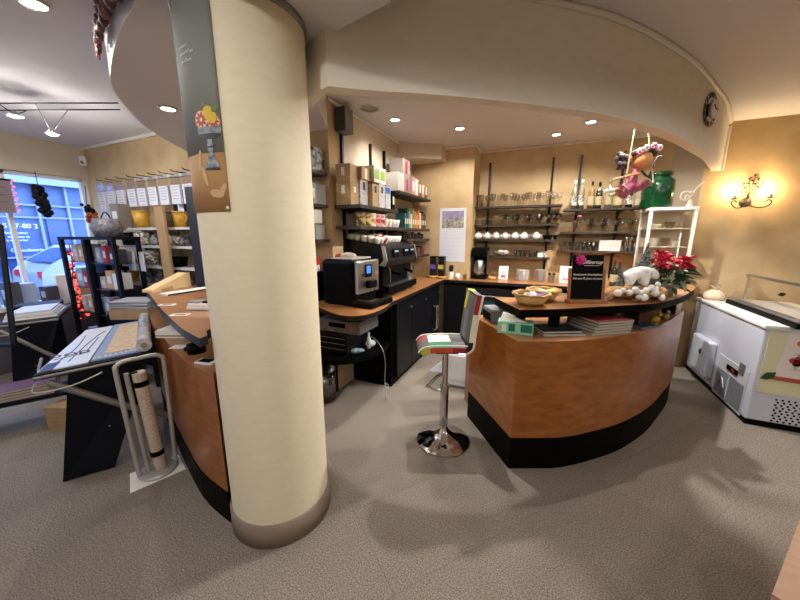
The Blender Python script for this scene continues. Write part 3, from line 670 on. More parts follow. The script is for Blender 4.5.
# wooden bench corner at the bottom right
t = thing('wooden_bench', 'low pale wooden bench cut off by the bottom right corner of the picture', 'bench', (0, 0, 0))
M_OAK = mat('pale_oak', '#a9866e', .5, noise=.6, scale=6, col2='#bb9a80', stretch=(1, 6, 1))
a = oz(772, 594, .42); c = oz(801, 516, .42); d = (c[0]-a[0], c[1]-a[1]); L = math.hypot(*d); d = (d[0]/L, d[1]/L); n_ = (d[1], -d[0])
P = lambda i, j: (a[0]+d[0]*i+n_[0]*j, a[1]+d[1]*i+n_[1]*j)
MB().prism([P(0, 0), P(.75, 0), P(.75, .35), P(0, .35)], .36, .42).build('seat', M_OAK, t, bevel=.004)
for i, j in ((.02, .02), (.69, .02), (.69, .29), (.02, .29)): MB().prism([P(i, j), P(i+.045, j), P(i+.045, j+.045), P(i, j+.045)], 0, .36).build('leg', M_OAK, t)

# ================================================================== COFFEE COUNTER AND BACK COUNTER
ZW = .95
wt = thing('worktop', 'L-shaped wooden worktop along the alcove walls under the coffee machines', 'worktop', (0, 0, 0))
arc = cr([(-1.235, 2.60), (-1.19, 2.36), (-1.19, 2.17), (-1.235, 2.04), (-1.34, 1.985), (-1.50, 2.03), (-1.74, 2.17), (-1.98, 2.36), (-2.10, TL)], 6)
wp = [(-2.10, TL-.003)]+[(SL+.003, TL-.003), (SL+.003, 4.497), (-.927, 4.497), (-.927, TB-.003), (1.27, TB-.003), (1.42, 4.72), (1.42, 4.25), (-1.235, 4.25)]+arc[:-1]
MB().prism(wp, ZW-.04, ZW-.004).build('edge', mat('worktop_edge', '#160e0a', .5, spec=.3), wt)
MB().prism(wp, ZW-.004, ZW).build('surface', M_TOPWOOD, wt)
M_CAB = mat('cabinet_dark', '#0a0b0e', .45, spec=.2)
M_DOOR = mat('door_dark', '#0d0e13', .4, spec=.25)
def cabinet(label, y0, y1, xf=-1.29, grp='dark cabinets under the coffee worktop'):
    t = thing('base_cabinet', label, 'cabinet', (xf, (y0+y1)/2, 0), 0, grp)
    w = y1-y0
    MB().bx(SL-xf+.01, -.02, -w/2+.001, w/2-.001, .08, ZW-.042).build('body', M_CAB, t)
    MB().bx(SL-xf+.01, -.05, -w/2+.001, w/2-.001, 0, .08).build('plinth', M_BLACK, t)
    dr = MB().bx(-.02, 0, -w/2+.003, w/2-.003, .09, ZW-.06).build('door', M_DOOR, t, bevel=.002)
    MB().sph((.012, w/2-.05, .78), .012, 8).build('knob', M_STEEL, dr)
cabinet('dark cabinet nearest the open shelf under the coffee worktop', 2.83, 3.23)
cabinet('dark cabinet in the middle under the coffee worktop', 3.235, 3.71)
cabinet('dark cabinet with chrome towel rail at the inner corner of the worktop', 3.715, 4.25)
t = thing('towel_rail', 'pair of upright chrome rails on the corner cabinet behind the stool', 'rail', (-1.262, 3.98, 0))
for y in (-.03, .03): MB().tube([(-.02, y, .30), (.03, y, .31), (.035, y, .62), (-.02, y, .63)], .010, 8).build('bar', M_CHROME, t)
# open end shelf
sh = thing('open_shelf_unit', 'black open end shelf under the near end of the coffee worktop', 'shelf unit', (0, 0, 0))
MB().bx(SL+.01, -1.335, 2.78, 2.82, 0, ZW-.042).build('end_panel', M_BLACK, sh)
sp_ = cr([(-1.345, 2.775), (-1.30, 2.55), (-1.335, 2.32), (-1.44, 2.16), (-1.60, 2.10), (-1.80, 2.16), (-2.02, 2.36), (-2.05, TL-.01)], 5)
MB().prism(sp_+[(SL+.01, TL-.01), (SL+.01, 2.775)], .47, .50).build('shelf', M_BLACK, sh)
MB().bx(-2.0, SL+.01, TL-.04, TL-.01, 0, ZW-.042).build('side_panel', M_BLACK, sh)
t = thing('amplifier_case', 'black amplifier case on the open shelf below the receiver', 'amplifier', (-1.66, 2.40, .50), 0)
MB().bx(-.17, .15, -.15, .22, .01, .19).build('case', M_CAB, t, bevel=.004)
for z in (.05, .10, .15): MB().bx(-.15, .13, -.154, -.15, z-.002, z+.002).build('groove', M_GREYMET, t)
for x in (-.14, .12): MB().bx(x-.02, x+.02, -.1, .2, 0, .01).build('foot', M_BLACK, t)
t = thing('receiver', 'grey hi-fi receiver with dark display under the coffee worktop', 'receiver', (-1.60, 2.42, .69), 0)
MB().bx(-.215, .215, -.16, .18, .012, .125).build('case', mat('receiver_grey', '#6f6c68', .4, .4), t, bevel=.003)
MB().bx(-.10, .07, -.163, -.16, .06, .10).build('display', M_BLACK, t)
MB().cyl((0, 0, 0), .02, .015, 18).build('dial', M_CHROME, t, loc=(.14, -.16, .065), rot=(PI/2, 0, 0))
for x in (-.19, .12): MB().bx(x-.015, x+.015, -.12, .12, 0, .012).build('foot', M_BLACK, t)
for x in (-.16, -.10, -.04): MB().bx(x, x+.03, -.163, -.16, .03, .04).build('button', M_CHROME, t)
t = thing('spray_bottle', 'small white bottle on the open shelf beside the amplifier', 'bottle', oz(369, 348, .50))
MB().lathe([(.016, 0), (.018, .005), (.018, .10), (.009, .115), (.009, .125)], (0, 0, 0), 14).build('body', M_WHITE, t); MB().cyl((0, 0, .125), .010, .03, 12).build('cap', M_WHITE, t)
t = thing('crumpled_wrap', 'crumpled blue and white wrapper at the edge of the open shelf', 'wrapper', oz(357, 353, .50), .5)
MB().sph((0, 0, .022), (.07, .045, .022), 12).build('wrap', mat('wrap_blue', '#b9c8cf', .3, noise=.3, scale=30, col2='#40678a', bump=.8), t)
t = thing('cloth_bundle', 'white cloth bundle behind the small bottle on the open shelf', 'cloth', (-1.45, 2.56, .50)); MB().sph((0, 0, .03), (.05, .06, .03), 12).build('cloth', mat('cloth_w', '#dcdde2', .8, bump=.8, scale=20), t)
t = thing('power_cable', 'thin white cable hanging from the open shelf to the floor', 'cable', (0, 0, 0))
c1 = [(-1.44, 2.56, .60), (-1.36, 2.52, .58), (-1.27, 2.48, .50), (-1.262, 2.50, .35), (-1.27, 2.50, .20), (-1.25, 2.54, .14), (-1.28, 2.50, .09), (-1.30, 2.55, .14), (-1.26, 2.50, .17), (-1.25, 2.48, .03), (-1.30, 2.60, .008)]
MB().tube(cr(c1, 6), .0032, 6).build('cord', mat('cable_grey', '#a9a9ad', .5), t)
t = thing('waste_bin', 'clear plastic waste bin on the carpet behind the pillar', 'bin', (-1.83, 2.30, 0))
MB().lathe([(1e-5, .0), (.115, 0), (.135, .30), (.128, .30), (.11, .01), (1e-5, .01)], (0, 0, 0), 26).build('bucket', glassy('frosted', '#b9b7b4', .25, .2), t)
MB().tube([(.135*math.cos(2*PI*k/26), .135*math.sin(2*PI*k/26), .30) for k in range(26)], .007, 6, closed=True).build('rim', M_BLACK, t)
MB().sph((0, 0, .07), (.09, .09, .055), 12).build('liner', mat('bin_bag', '#9d9b9c', .3, bump=.8, scale=18), t)

# automatic coffee machine
am = thing('automatic_coffee_machine', 'black and silver automatic coffee machine with blue screen at the near end of the worktop', 'coffee machine', (-1.545, 2.43, ZW), math.radians(-5))
am.scale = (1.06, 1.06, 1.08)
MB().bx(-.19, .13, -.17, .17, .0, .365).build('housing', M_BLACK, am, bevel=.03)
MB().bx(.13, .165, -.155, .155, .10, .36).build('front', M_STEEL, am, bevel=.012)
MB().bx(-.12, .10, -.13, .13, .365, .378).build('top_tray', M_SILV, am, bevel=.004)
MB().bx(.165, .169, -.055, .04, .225, .325).build('screen_frame', M_BLACK, am)
MB().bx(.169, .171, -.035, .02, .255, .315).build('screen', emit('screen_blue', '#4d86e0', 1.6), am)
sp2 = MB().bx(.165, .215, -.05, .05, .14, .20).build('spout', M_BLACK, am, bevel=.008)
for y in (-.025, .025): MB().cyl((.195, y, .115), .009, .03, 10).build('nozzle', M_CHROME, sp2)
for y in (-.10, .09): MB().cyl((0, 0, 0), .016, .014, 14).build('button', M_CHROME, am, loc=(.165, y, .25), rot=(0, PI/2, 0))
MB().bx(.10, .30, -.165, .165, .0, .055).build('drip_tray', M_BLACK, am, bevel=.015)
MB().bx(.15, .29, -.14, .14, .055, .062).build('grid', M_CHROME, am)
t = thing('water_tank', 'tall black water tank box left of the automatic coffee machine', 'tank', (-1.955, 2.40, ZW), 0); MB().bx(-.10, .10, -.07, .07, 0, .25).build('tank', M_CAB, t, bevel=.01); MB().bx(-.09, .09, -.06, .06, .25, .265).build('lid', M_BLACK, t)
M_REDP = mat('red_pack', '#c3272a', .45)
for k, (x, lab) in enumerate(((-2.02, 'red and white coffee packet leftmost on the black tank'), (-1.94, 'red and white coffee packet second on the black tank'))):
    t = thing('coffee_packet', lab, 'packet', (x, 2.41, ZW+.265), .2*k, 'red packets on the black tank'); MB().bx(-.03, .03, -.03, .03, 0, .10).build('pack', M_WHITE, t); MB().bx(-.031, .031, -.031, .031, .06, .135).build('red_top', M_REDP, t)
t = thing('folded_cloths', 'red and white folded cloth heap on top of the automatic coffee machine', 'cloth', (-1.60, 2.45, ZW+.378)); MB().sph((0, 0, .035), (.08, .07, .035), 12).build('cloth', mat('cloth_heap', '#d6d0c6', .8, noise=.3, scale=14, col2='#a8998c', bump=.7), t); MB().sph((-.07, -.03, .03), (.04, .04, .03), 10).build('red_cloth', M_REDP, t)

# espresso machine
em = thing('espresso_machine', 'large black two-group espresso machine with cups on top', 'espresso machine', (-1.60, 3.10, ZW))
em.scale = (1, 1, 1.05)
MB().bx(-.19, .20, -.36, .36, .10, .30).build('back_body', M_BLACK, em, bevel=.01)
side = [(-.19, .30), (.12, .30), (.24, .28), (.25, .34), (.22, .46), (.16, .485), (-.19, .53)]
MB().extr(side, 'y', -.38, .38).build('hood', mat('espresso_black', '#060607', .4, spec=.3), em, bevel=.008)
for y in (-.385, .385): MB().extr([(.175, .30), (.235, .29), (.262, .34), (.235, .47), (.20, .475), (.225, .35)], 'y', y-.006, y+.006).build('side_trim', mat('em_trim', '#c9c2b4', .3, .5), em)
MB().bx(-.19, .27, -.37, .37, .03, .10).build('drip_base', M_BLACK, em, bevel=.01)
MB().bx(.0, .265, -.33, .33, .10, .106).build('drip_grid', M_STEEL, em)
for x in (-.16, .22):
    for y in (-.33, .33): MB().cyl((x, y, 0), .02, .03, 12).build('foot', M_CHROME, em)
M_EMD = emit('display_white', '#cfd8e8', 1.2)
for y in (-.16, .10, .26):
    d_ = MB().box((.247, y, .40), (.01, .12, .075), ry=-.16).build('display', M_BLACK, em)
    q = MB()
    for a, c in ((-.03, .02), (.0, .02), (.03, .02), (-.03, -.02), (.02, -.02)): q.box((.2535, y+a, .40+c), (.003, .014, .016), ry=-.16)
    q.build('lit_buttons', M_EMD, d_)
for y in (-.15, .15):
    g_ = MB().cyl((.16, y, .225), .04, .06, 18).build('group_head', M_CHROME, em)
    MB().tube([(.18, y, .22), (.30, y, .20)], [.012, .016], 8).build('portafilter', M_BLACK, g_)
for y in (-.31, .31): MB().tube(cr([(.20, y, .29), (.25, y, .26), (.255, y, .14)], 4), .006, 6).build('steam_wand', M_CHROME, em)
# milk jug and knock box in front
t = thing('milk_jug', 'steel milk jug on the drip grid of the espresso machine', 'jug', (-1.40, 3.38, ZW+.106)); MB().lathe([(1e-5, 0), (.038, 0), (.042, .03), (.032, .075), (.038, .09), (.034, .09), (.03, .07), (1e-5, .012)], (0, 0, 0), 16).build('body', M_STEEL, t); MB().tube(cr([(.035, 0, .075), (.07, 0, .06), (.04, 0, .025)], 4), .004, 6).build('handle', M_STEEL, t)
# cups on the espresso machine
def cup_mesh(r, h): return MB().lathe([(1e-5, 0), (r*.55, 0), (r*.62, .004), (r*.95, h*.6), (r, h), (r*.93, h), (r*.55, .008), (1e-5, .008)], (0, 0, 0), 14)
def cup(label, p, r, h, m, group, rz=0):
    t = thing('cup', label, 'cup', p, rz, group); cup_mesh(r, h).build('bowl', m, t); MB().tube(cr([(r*.9, 0, h*.8), (r*1.5, 0, h*.65), (r*.75, 0, h*.25)], 3), .0045, 5).build('handle', m, t); return t
M_CUPC = mat('cream_cup', '#ece4d2', .25, coat=.3); M_CUPR = mat('red_pattern_cup', '#b02a33', .3, noise=.1, scale=30, col2='#f0e9e4')
def hoodz(x): return ZW+1.05*(.53-(x+.19)*.1286)+.001
c0 = None
for k in range(10):
    x = -.165+.072*(k % 5); row = k//5
    lab = 'cream espresso cup, %s from the wall in the %s row on the espresso machine' % (ORD[k % 5], 'near' if row == 0 else 'second')
    p = (-1.60+x, 2.775+.085*row, hoodz(x))
    if c0 is None: c0 = cup(lab, p, .034, .06, M_CUPC, 'cream cups on the espresso machine', PI/2)
    else: dup(c0, lab, p, PI/2)
for k in range(3): cup('red and white patterned cup, %s of three on the espresso machine' % ORD[k], (-1.60-.02+.07*k, 2.955, hoodz(-.02+.07*k)), .031, .08, M_CUPR, 'red patterned cups on the espresso machine', PI/2)
for k in range(5):
    cup('plain white cup, %s from the near side at the far end of the espresso machine' % ORD[k], (-1.52, 3.05+.08*k, hoodz(.08)), .034, .065, M_PORC, 'white cups at the far end of the espresso machine', PI/2)

# ================================================================== WALL SHELVES
def shelf_x(label, x0, x1, y0, y1, z, ups, group):       # shelf along the back wall
    t = thing('wall_shelf', label, 'shelf', ((x0+x1)/2, y1, z), 0, group)
    MB().bx(-(x1-x0)/2, (x1-x0)/2, y0-y1, -.004, -.022, 0).build('board', M_SHELF, t)
    for u in ups:
        if x0 < u < x1: MB().extr([(-.03, -.022), (-.20, -.022), (-.03, -.06)], 'x', u-(x0+x1)/2-.008, u-(x0+x1)/2+.008).build('bracket', M_DARKMET, t)
    return t
def shelf_y(label, y0, y1, x0, x1, z, ups, group):       # shelf along the left alcove wall
    t = thing('wall_shelf', label, 'shelf', (x0, (y0+y1)/2, z), 0, group)
    MB().bx(.004, x1-x0, -(y1-y0)/2, (y1-y0)/2, -.03, 0).build('board', M_SHELF, t)
    for u in ups:
        if y0 < u < y1: MB().extr([(.03, -.03), (.20, -.03), (.03, -.07)], 'y', u-(y0+y1)/2-.008, u-(y0+y1)/2+.008).build('bracket', M_DARKMET, t)
    return t
def upright(label, p, z0, z1, group):
    t = thing('shelf_upright', label, 'upright', (p[0], p[1], z0), 0, group); MB().bx(-.014, .014, -.012, .012, 0, z1-z0).build('rail', M_DARKMET, t); return t
YF = 4.65
for x, z0, lab in ((-.785, 1.0, 'dark metal shelf upright at the left end of the glass shelves'), (.02, 1.0, 'dark metal shelf upright at the right end of the cup shelf'), (.342, 1.0, 'dark metal shelf upright behind the two pale bottles'), (.80, 1.0, 'dark metal shelf upright behind the hanging doll')):
    upright(lab, (x, TB-.013), z0, 2.54, 'uprights on the back wall')
UP = (-.785, .02, .342, .80)
G1 = 'shelves on the back wall'
shelf_x('top left glass shelf on the back wall', -.955, .168, YF, TB-.026, 1.93, UP, G1)
shelf_x('second left shelf on the back wall, holding stemmed dessert glasses', -.945, .15, YF, TB-.026, 1.69, UP, G1)
shelf_x('third left shelf on the back wall, holding white teapots', -.963, .153, YF, TB-.026, 1.49, UP, G1)
shelf_x('lowest left shelf on the back wall, holding jars', -.713, .077, YF, TB-.026, 1.26, UP, G1)
shelf_x('top right shelf on the back wall, holding liquor bottles', .188, 1.0, YF, TB-.026, 1.866, UP, G1)
shelf_x('middle right shelf on the back wall, holding wine glasses', .172, 1.02, YF, TB-.026, 1.59, UP, G1)
shelf_x('lowest right shelf on the back wall, holding tumblers and a white box', .172, 1.05, YF, TB-.026, 1.355, UP, G1)

def glass(label, p, r, h, group, stem=False, m=None, proto={}):
    key = (round(r, 3), round(h, 3), stem, m.name if m else '')
    if key in proto: return dup(proto[key], label, p, 0, group)
    t = thing('drinking_glass', label, 'glass', p, 0, group); m = m or M_GLASS
    if stem:
        MB().lathe([(1e-5, 0), (r*.75, .002), (r*.7, .006), (.005, .012), (.005, h*.42)], (0, 0, 0), 12).build('stem', m, t)
        MB().lathe([(.005, h*.42), (r*.7, h*.5), (r, h*.72), (r*.85, h), (r*.8, h), (r*.93, h*.72), (1e-5, h*.46)], (0, 0, 0), 14).build('bowl', m, t)
    else:
        MB().lathe([(1e-5, 0), (r*.75, 0), (r, h), (r*.93, h), (r*.7, .012), (1e-5, .012)], (0, 0, 0), 14).build('bowl', m, t)
        MB().lathe([(r*.55, .002), (r*.55, .010)], (0, 0, 0), 12).build('base', m, t)
    proto[key] = t; return t
M_GLB = glassy('thick_glass', '#f1eee8', .12, .12); M_GLD = glassy('smoky_glass', '#cfc6ba', .15, .12)
# shelf 1: tall glasses
us = [476, 481, 487, 493, 499, 505, 511, 517, 523, 529, 535, 541, 547, 553, 559]
for k, u in enumerate(us):
    x = az(u, 1.93, 4.72); big = k < 2
    glass('tall %s glass, %s from the left on the top left glass shelf' % ('straight-sided' if big else 'stemmed', ORD[k]), (x, 4.72, 1.93), .034 if big else .032, .165 if big else (.15 if k % 3 else .175), 'tall glasses on the top left shelf', not big, M_GLB)
for k, u in enumerate((490, 502, 514, 526, 538, 550)):
    glass('stemmed glass in the back row of the top left shelf, %s from the left' % ORD[k], (az(u, 1.93, 4.82), 4.82, 1.93), .032, .18, 'back row glasses on the top left shelf', True, M_GLB)
us = [477, 483, 490, 496, 502, 508, 514, 520, 526, 532, 538, 543, 548, 553, 558]
for k, u in enumerate(us):
    dk = k < 3
    glass('%s glass, %s from the left on the second left shelf' % ('small low' if dk else 'short stemmed dessert', ORD[k]), (az(u, 1.69, 4.71), 4.71, 1.69), .034, .07 if dk else .125, 'dessert glasses on the second left shelf', not dk, M_GLB)
for k, u in enumerate((505, 517, 529, 540, 550, 557)):
    glass('dessert glass in the back row of the second left shelf, %s from the left' % ORD[k], (az(u, 1.69, 4.81), 4.81, 1.69), .034, .135, 'back row dessert glasses', True, M_GLD)
# teapots
def teapot(label, p, group):
    t = thing('teapot', label, 'teapot', p, 0, group)
    MB().lathe([(1e-5, 0), (.028, 0), (.05, .025), (.052, .05), (.035, .078), (1e-5, .08)], (0, 0, 0), 18).build('body', M_PORC, t)
    l = MB().lathe([(.034, .078), (.03, .088), (1e-5, .094)], (0, 0, 0), 14).build('lid', M_PORC, t); MB().sph((0, 0, .099), .008, 8).build('knob', M_PORC, l)
    MB().tube([(.045, 0, .04), (.066, 0, .052), (.078, 0, .075)], [.011, .008, .006], 7).build('spout', M_PORC, t)
    MB().tube(cr([(-.045, 0, .065), (-.075, 0, .055), (-.045, 0, .025)], 4), .005, 6).build('handle', M_PORC, t)
    return t
tp = None
for k, u in enumerate((478, 487, 496, 505, 515, 524, 536)):
    lab = 'small white teapot, %s from the left on the third left shelf' % ORD[k]; p = (az(u, 1.49, 4.72), 4.72, 1.49)
    if tp: dup(tp, lab, p, PI*.9+.35*(k % 3), 'white teapots on the third left shelf')
    else: tp = teapot(lab, p, 'white teapots on the third left shelf')
for k, u in enumerate((545, 550, 555)):
    cup('small black cup, %s from the left beside the row of teapots' % ORD[k], (az(u, 1.49, 4.72), 4.72, 1.49), .03, .06, M_BLACK, 'black cups beside the teapots', PI/2)
# lowest left shelf
M_PAT = mat('dark_pattern', '#3c322c', .5, noise=.2, scale=45, col2='#cfc3ae')
t = thing('patterned_bowl', 'dark patterned bowl of pale sweets on the lowest left shelf', 'bowl', (az(502, 1.26, 4.73), 4.73, 1.26)); MB().lathe([(1e-5, 0), (.04, 0), (.105, .06), (.10, .06), (.04, .01), (1e-5, .01)], (0, 0, 0), 20).build('bowl', M_PAT, t)
q = MB()
for k in range(14): q.sph((R.uniform(-.06, .06), R.uniform(-.05, .04), .055+R.uniform(0, .015)), .016, 6)
o = q.build('wrapped_sweets', M_PAPER, None, (az(502, 1.26, 4.73), 4.73, 1.26), kind='stuff'); tag(o, 'pale wrapped sweets heaped in the dark bowl on the lowest left shelf', 'sweets')
for k, u in enumerate((515, 520, 525, 530, 535)): glass('small dark jar glass, %s from the left on the lowest left shelf' % ORD[k], (az(u, 1.26, 4.73), 4.73, 1.26), .026, .085, 'jar glasses on the lowest left shelf', False, M_GLD)
def carton(label, p, d, col, rz=0, group=None, cat='box', name='box', lab=None, side=None):
    t = thing(name, label, cat, p, rz, group)
    MB().bx(-d[0]/2, d[0]/2, -d[1]/2, d[1]/2, 0, d[2]).build('box', col, t, bevel=.0015)
    if lab:
        for (w, h, zz, m, ax) in lab:
            if ax == 'y': MB().bx(-w/2, w/2, -d[1]/2-.0015, -d[1]/2, zz, zz+h).build('label', m, t)
            else: MB().bx(d[0]/2, d[0]/2+.0015, -w/2, w/2, zz, zz+h).build('label', m, t)
    return t
for k, (u, col) in enumerate(((540, M_PAPER), (545, M_PAT), (549, M_CARD))):
    carton(('white', 'dark patterned', 'brown')[k]+' small box at the right end of the lowest left shelf', (az(u, 1.26, 4.72), 4.72, 1.26), (.06, .05, .05+.02*k), col, .1*k, 'small boxes on the lowest left shelf')
# bottles
def bottle(label, u, h, col, lab, cap, r=.037, neck=.4):
    t = thing('liquor_bottle', label, 'bottle', (az(u, 1.866, 4.73), 4.73, 1.866), 0, 'liquor bottles on the top right shelf')
    s = h*(1-neck)
    MB().lathe([(1e-5, 0), (r, 0), (r, s), (r*.8, s+.03), (.013, s+.06), (.012, h-.02)], (0, 0, 0), 16).build('body', col, t)
    MB().lathe([(r+.001, s*.22), (r+.001, s*.78)], (0, 0, 0), 16).build('label', lab, t)
    MB().lathe([(1e-5, h-.045), (.0145, h-.045), (.0145, h), (1e-5, h)], (0, 0, 0), 12).build('cap', cap, t)
M_BCL = mat('bottle_pale', '#7f7a66', .08, coat=.8); M_BDK = mat('bottle_dark', '#241c14', .08, coat=.8); M_BGR = mat('bottle_grey', '#8e8a78', .1, coat=.8); M_BAMB = mat('bottle_amber', '#8a6a3c', .1, coat=.8)
M_LBW = mat('label_white', '#d2cdc2', .6, noise=.08, scale=50, col2='#5a5550'); M_LBC = mat('label_cream', '#ab9c78', .6); M_CAPW = mat('cap_white', '#efefe8', .4)
for a in ((573, .345, M_BCL, M_LBW, M_CAPW, 'tall pale bottle with white label, leftmost on the top right shelf'), (580, .355, M_BCL, M_LBW, M_CAPW, 'tall pale bottle second from the left with white label and white cap'),
          (590, .325, M_BAMB, M_LBC, M_DARKMET, 'amber bottle with cream label third on the top right shelf'), (597.5, .31, M_BDK, M_LBC, M_BLACK, 'dark bottle with black cap in the middle of the top right shelf'),
          (607.5, .34, M_BGR, M_LBC, M_CHROME, 'greyish bottle with silver cap right of the dark bottle')):
    bottle(a[5], a[0], a[1], a[2], a[3], a[4])
for a in ((617, .22, M_BCL, M_LBC, M_CHROME, .05, .28, 'squat wide clear bottle below the swinging doll'), (628, .30, M_BDK, M_LBW, M_BLACK, .037, .4, 'dark bottle with white label under the dolls skirt'), (636.5, .20, M_BGR, M_LBC, M_CHROME, .032, .35, 'small grey bottle at the right end of the top right shelf')):
    bottle(a[7], a[0], a[1], a[2], a[3], a[4], a[5], a[6])
us = [574, 581, 587.5, 594, 600, 607, 614, 621, 628, 635]
for k, u in enumerate(us): glass('wine glass, %s from the left on the middle right shelf' % ORD[k], (az(u, 1.59, 4.71), 4.71, 1.59), .034, .15, 'wine glasses on the middle right shelf', True, M_GLB)
for k, u in enumerate(us[2::2]): glass('stemmed glass in the back row of the middle right shelf, %s from the left' % ORD[k], (az(u+3, 1.59, 4.81), 4.81, 1.59), .034, .16, 'back row glasses on the middle right shelf', True, M_GLD)
t = thing('pink_blossom', 'single pink artificial flower at the left end of the middle right shelf', 'flower', (az(578, 1.59, 4.67), 4.67, 1.59)); MB().tube([(0, 0, 0), (0, 0, .17)], .003, 6).build('stem', M_LEAF, t)
q = MB()
for j in range(6): q.sph((.015*math.cos(j*1.05), .015*math.sin(j*1.05), .185), .013, 6)
q.build('petals', mat('petal_pink', '#d4607e', .6), t)
for k, u in enumerate((561, 566, 571, 577)): glass('plain tumbler, %s from the left on the lowest right shelf' % ORD[k], (az(u, 1.355, 4.71), 4.71, 1.355), .03, .11, 'tumblers on the lowest right shelf', False, M_GLB)
M_DKR = glassy('wine_tint', '#4a2530', .25, .08)
for k, u in enumerate((583, 588, 593)): glass('dark wine-tinted tumbler, %s from the left beside the white box' % ORD[k], (az(u, 1.355, 4.71), 4.71, 1.355), .028, .105, 'dark tumblers on the lowest right shelf', False, M_DKR)
x0 = az(598.5, 1.355, 4.70); x1 = az(620, 1.355, 4.70)
carton('long white closed box on the lowest right shelf', ((x0+x1)/2, 4.77, 1.355), (x1-x0, .15, .13), mat('box_white', '#bdb7b2', .6), 0, None, lab=[(x1-x0, .002, .065, M_GREY, 'y')])
for k, u in enumerate((625, 629.5, 634)):
    t = thing('steel_beaker', 'slim polished steel beaker, %s of the three right of the white box' % ORD[k], 'beaker', (az(u, 1.355, 4.71), 4.71, 1.355), 0, 'steel beakers on the lowest right shelf')
    MB().lathe([(1e-5, 0), (.026, 0), (.018, .15), (.020, .18), (.016, .18), (1e-5, .14)], (0, 0, 0), 14).build('body', M_CHROME, t); MB().tube([(.02, -.01, .15), (.036, -.01, .10), (.024, -.01, .04)], .004, 6).build('handle', M_CHROME, t)

# ------------------------------------------------------------------ left alcove wall
G2 = 'shelves on the left alcove wall'
for y, lab in ((2.69, 'dark upright below the loudspeaker on the alcove wall'), (3.23, 'dark upright above the paper cup boxes on the alcove wall'), (3.56, 'dark upright nearest the alcove corner')):
    upright(lab, (SL+.013, y), 1.2, 2.50, 'uprights on the left alcove wall')
UL = (2.69, 3.23, 3.56)
shelf_y('upper long shelf with kraft boxes above the espresso machine', 2.52, 3.33, SL+.026, -1.50, 1.815, UL, G2)
shelf_y('long shelf with flower tins and mugs above the espresso machine', 2.52, 4.40, SL+.026, -1.50, 1.63, UL, G2)
shelf_y('highest short shelf with tea boxes near the alcove corner', 3.36, 4.42, SL+.026, -1.50, 2.03, UL, G2)
shelf_y('small shelf with dark jars near the alcove corner', 3.62, 4.46, SL+.026, -1.52, 1.50, (3.9,), G2)
shelf_y('lowest small shelf at the alcove corner above the worktop', 3.9, 4.46, SL+.026, -1.52, 1.28, (4.1,), G2)
M_LABK = mat('kraft_label', '#efe6d2', .7); M_LBLK = mat('label_black', '#1d1d22', .6); M_LGRN = mat('label_green', '#9cc04a', .6)
M_PLWR = mat('plastic_wrap', '#b9bcc2', .15, noise=.4, scale=40, col2='#e8eaee', bump=.8, coat=.8)
z = 1.815; GK = 'boxes on the upper alcove shelf'
kb = carton('lower kraft box with white label at the near end of the upper alcove shelf', (-1.685, 2.60, z), (.16, .13, .20), M_KRAFT, 0, GK, lab=[(.035, .07, .10, M_LABK, 'y'), (.035, .05, .11, M_LABK, 'x')])
carton('upper kraft box stacked at the near end of the upper alcove shelf', (-1.685, 2.60, z+.201), (.15, .13, .15), M_KRAFT, .04, GK, lab=[(.035, .07, .05, M_LABK, 'y')])
carton('wrapped pack of cups with black label beside the kraft boxes', (-1.685, 2.76, z), (.17, .14, .24), M_PLWR, 0, GK, lab=[(.04, .07, .15, M_LBLK, 'x'), (.05, .06, .15, M_LBLK, 'y')])
carton('flat kraft carton on top of the first wrapped pack', (-1.68, 2.77, z+.241), (.19, .17, .11), M_CARD, .05, GK, lab=[(.05, .09, .01, M_LABK, 'x'), (.02, .05, .03, M_LBLK, 'y')])
carton('brown carton in the middle of the upper alcove shelf', (-1.635, 2.905, z), (.16, .13, .22), M_KRAFT, 0, GK, lab=[(.035, .06, .14, M_LBLK, 'x')])
carton('white carton with green label, left of two on the upper alcove shelf', (-1.63, 2.94, z+.242), (.15, .12, .15), M_PAPER, 0, GK, lab=[(.09, .09, .03, M_LGRN, 'x'), (.09, .09, .03, M_LGRN, 'y')])
MB()
carton('wrapped pack of white cups in the middle of the upper alcove shelf', (-1.635, 3.045, z), (.16, .13, .24), M_PLWR, 0, GK, lab=[(.035, .06, .15, M_LBLK, 'x')])
carton('white carton with green label, right of two on the upper alcove shelf', (-1.63, 3.07, z+.242), (.15, .12, .15), M_PAPER, 0, GK, lab=[(.09, .09, .03, M_LGRN, 'x')])
M_LBLU = mat('label_blue', '#2d5cc0', .5)
carton('wrapped pack with bright blue label on the upper alcove shelf', (-1.635, 3.175, z), (.17, .12, .23), M_PLWR, 0, GK, lab=[(.09, .06, .16, M_LBLU, 'x')])
carton('dark box at the far end of the upper alcove shelf', (-1.62, 3.285, z), (.16, .07, .20), M_BLACK, 0, GK, lab=[(.04, .08, .06, M_LABK, 'x')])
z = 1.63; GT = 'flower-print tins on the alcove shelf'
tin_c = [('#a98f45', '#2f2719', 'olive and black'), ('#c2b06a', '#4c4020', 'yellow'), ('#c97a5e', '#efe0c8', 'orange'), ('#a82335', '#d9a5a0', 'red'), ('#8f1b35', '#e0c0c4', 'dark red')]
for k, (c, c2, n) in enumerate(tin_c):
    t = thing('tea_tin', '%s flower-print tin, %s from the near end above the espresso machine' % (n, ORD[k]), 'tin', (-1.55, 2.60+.10*k, z), 0, GT)
    MB().cyl((0, 0, 0), .046, .11, 20).build('can', mat('tin_%d' % k, c, .4, noise=.15, scale=28, col2=c2), t); MB().cyl((0, 0, .11), .047, .012, 20).build('lid', mat('tin_lid_%d' % k, c2, .4), t)
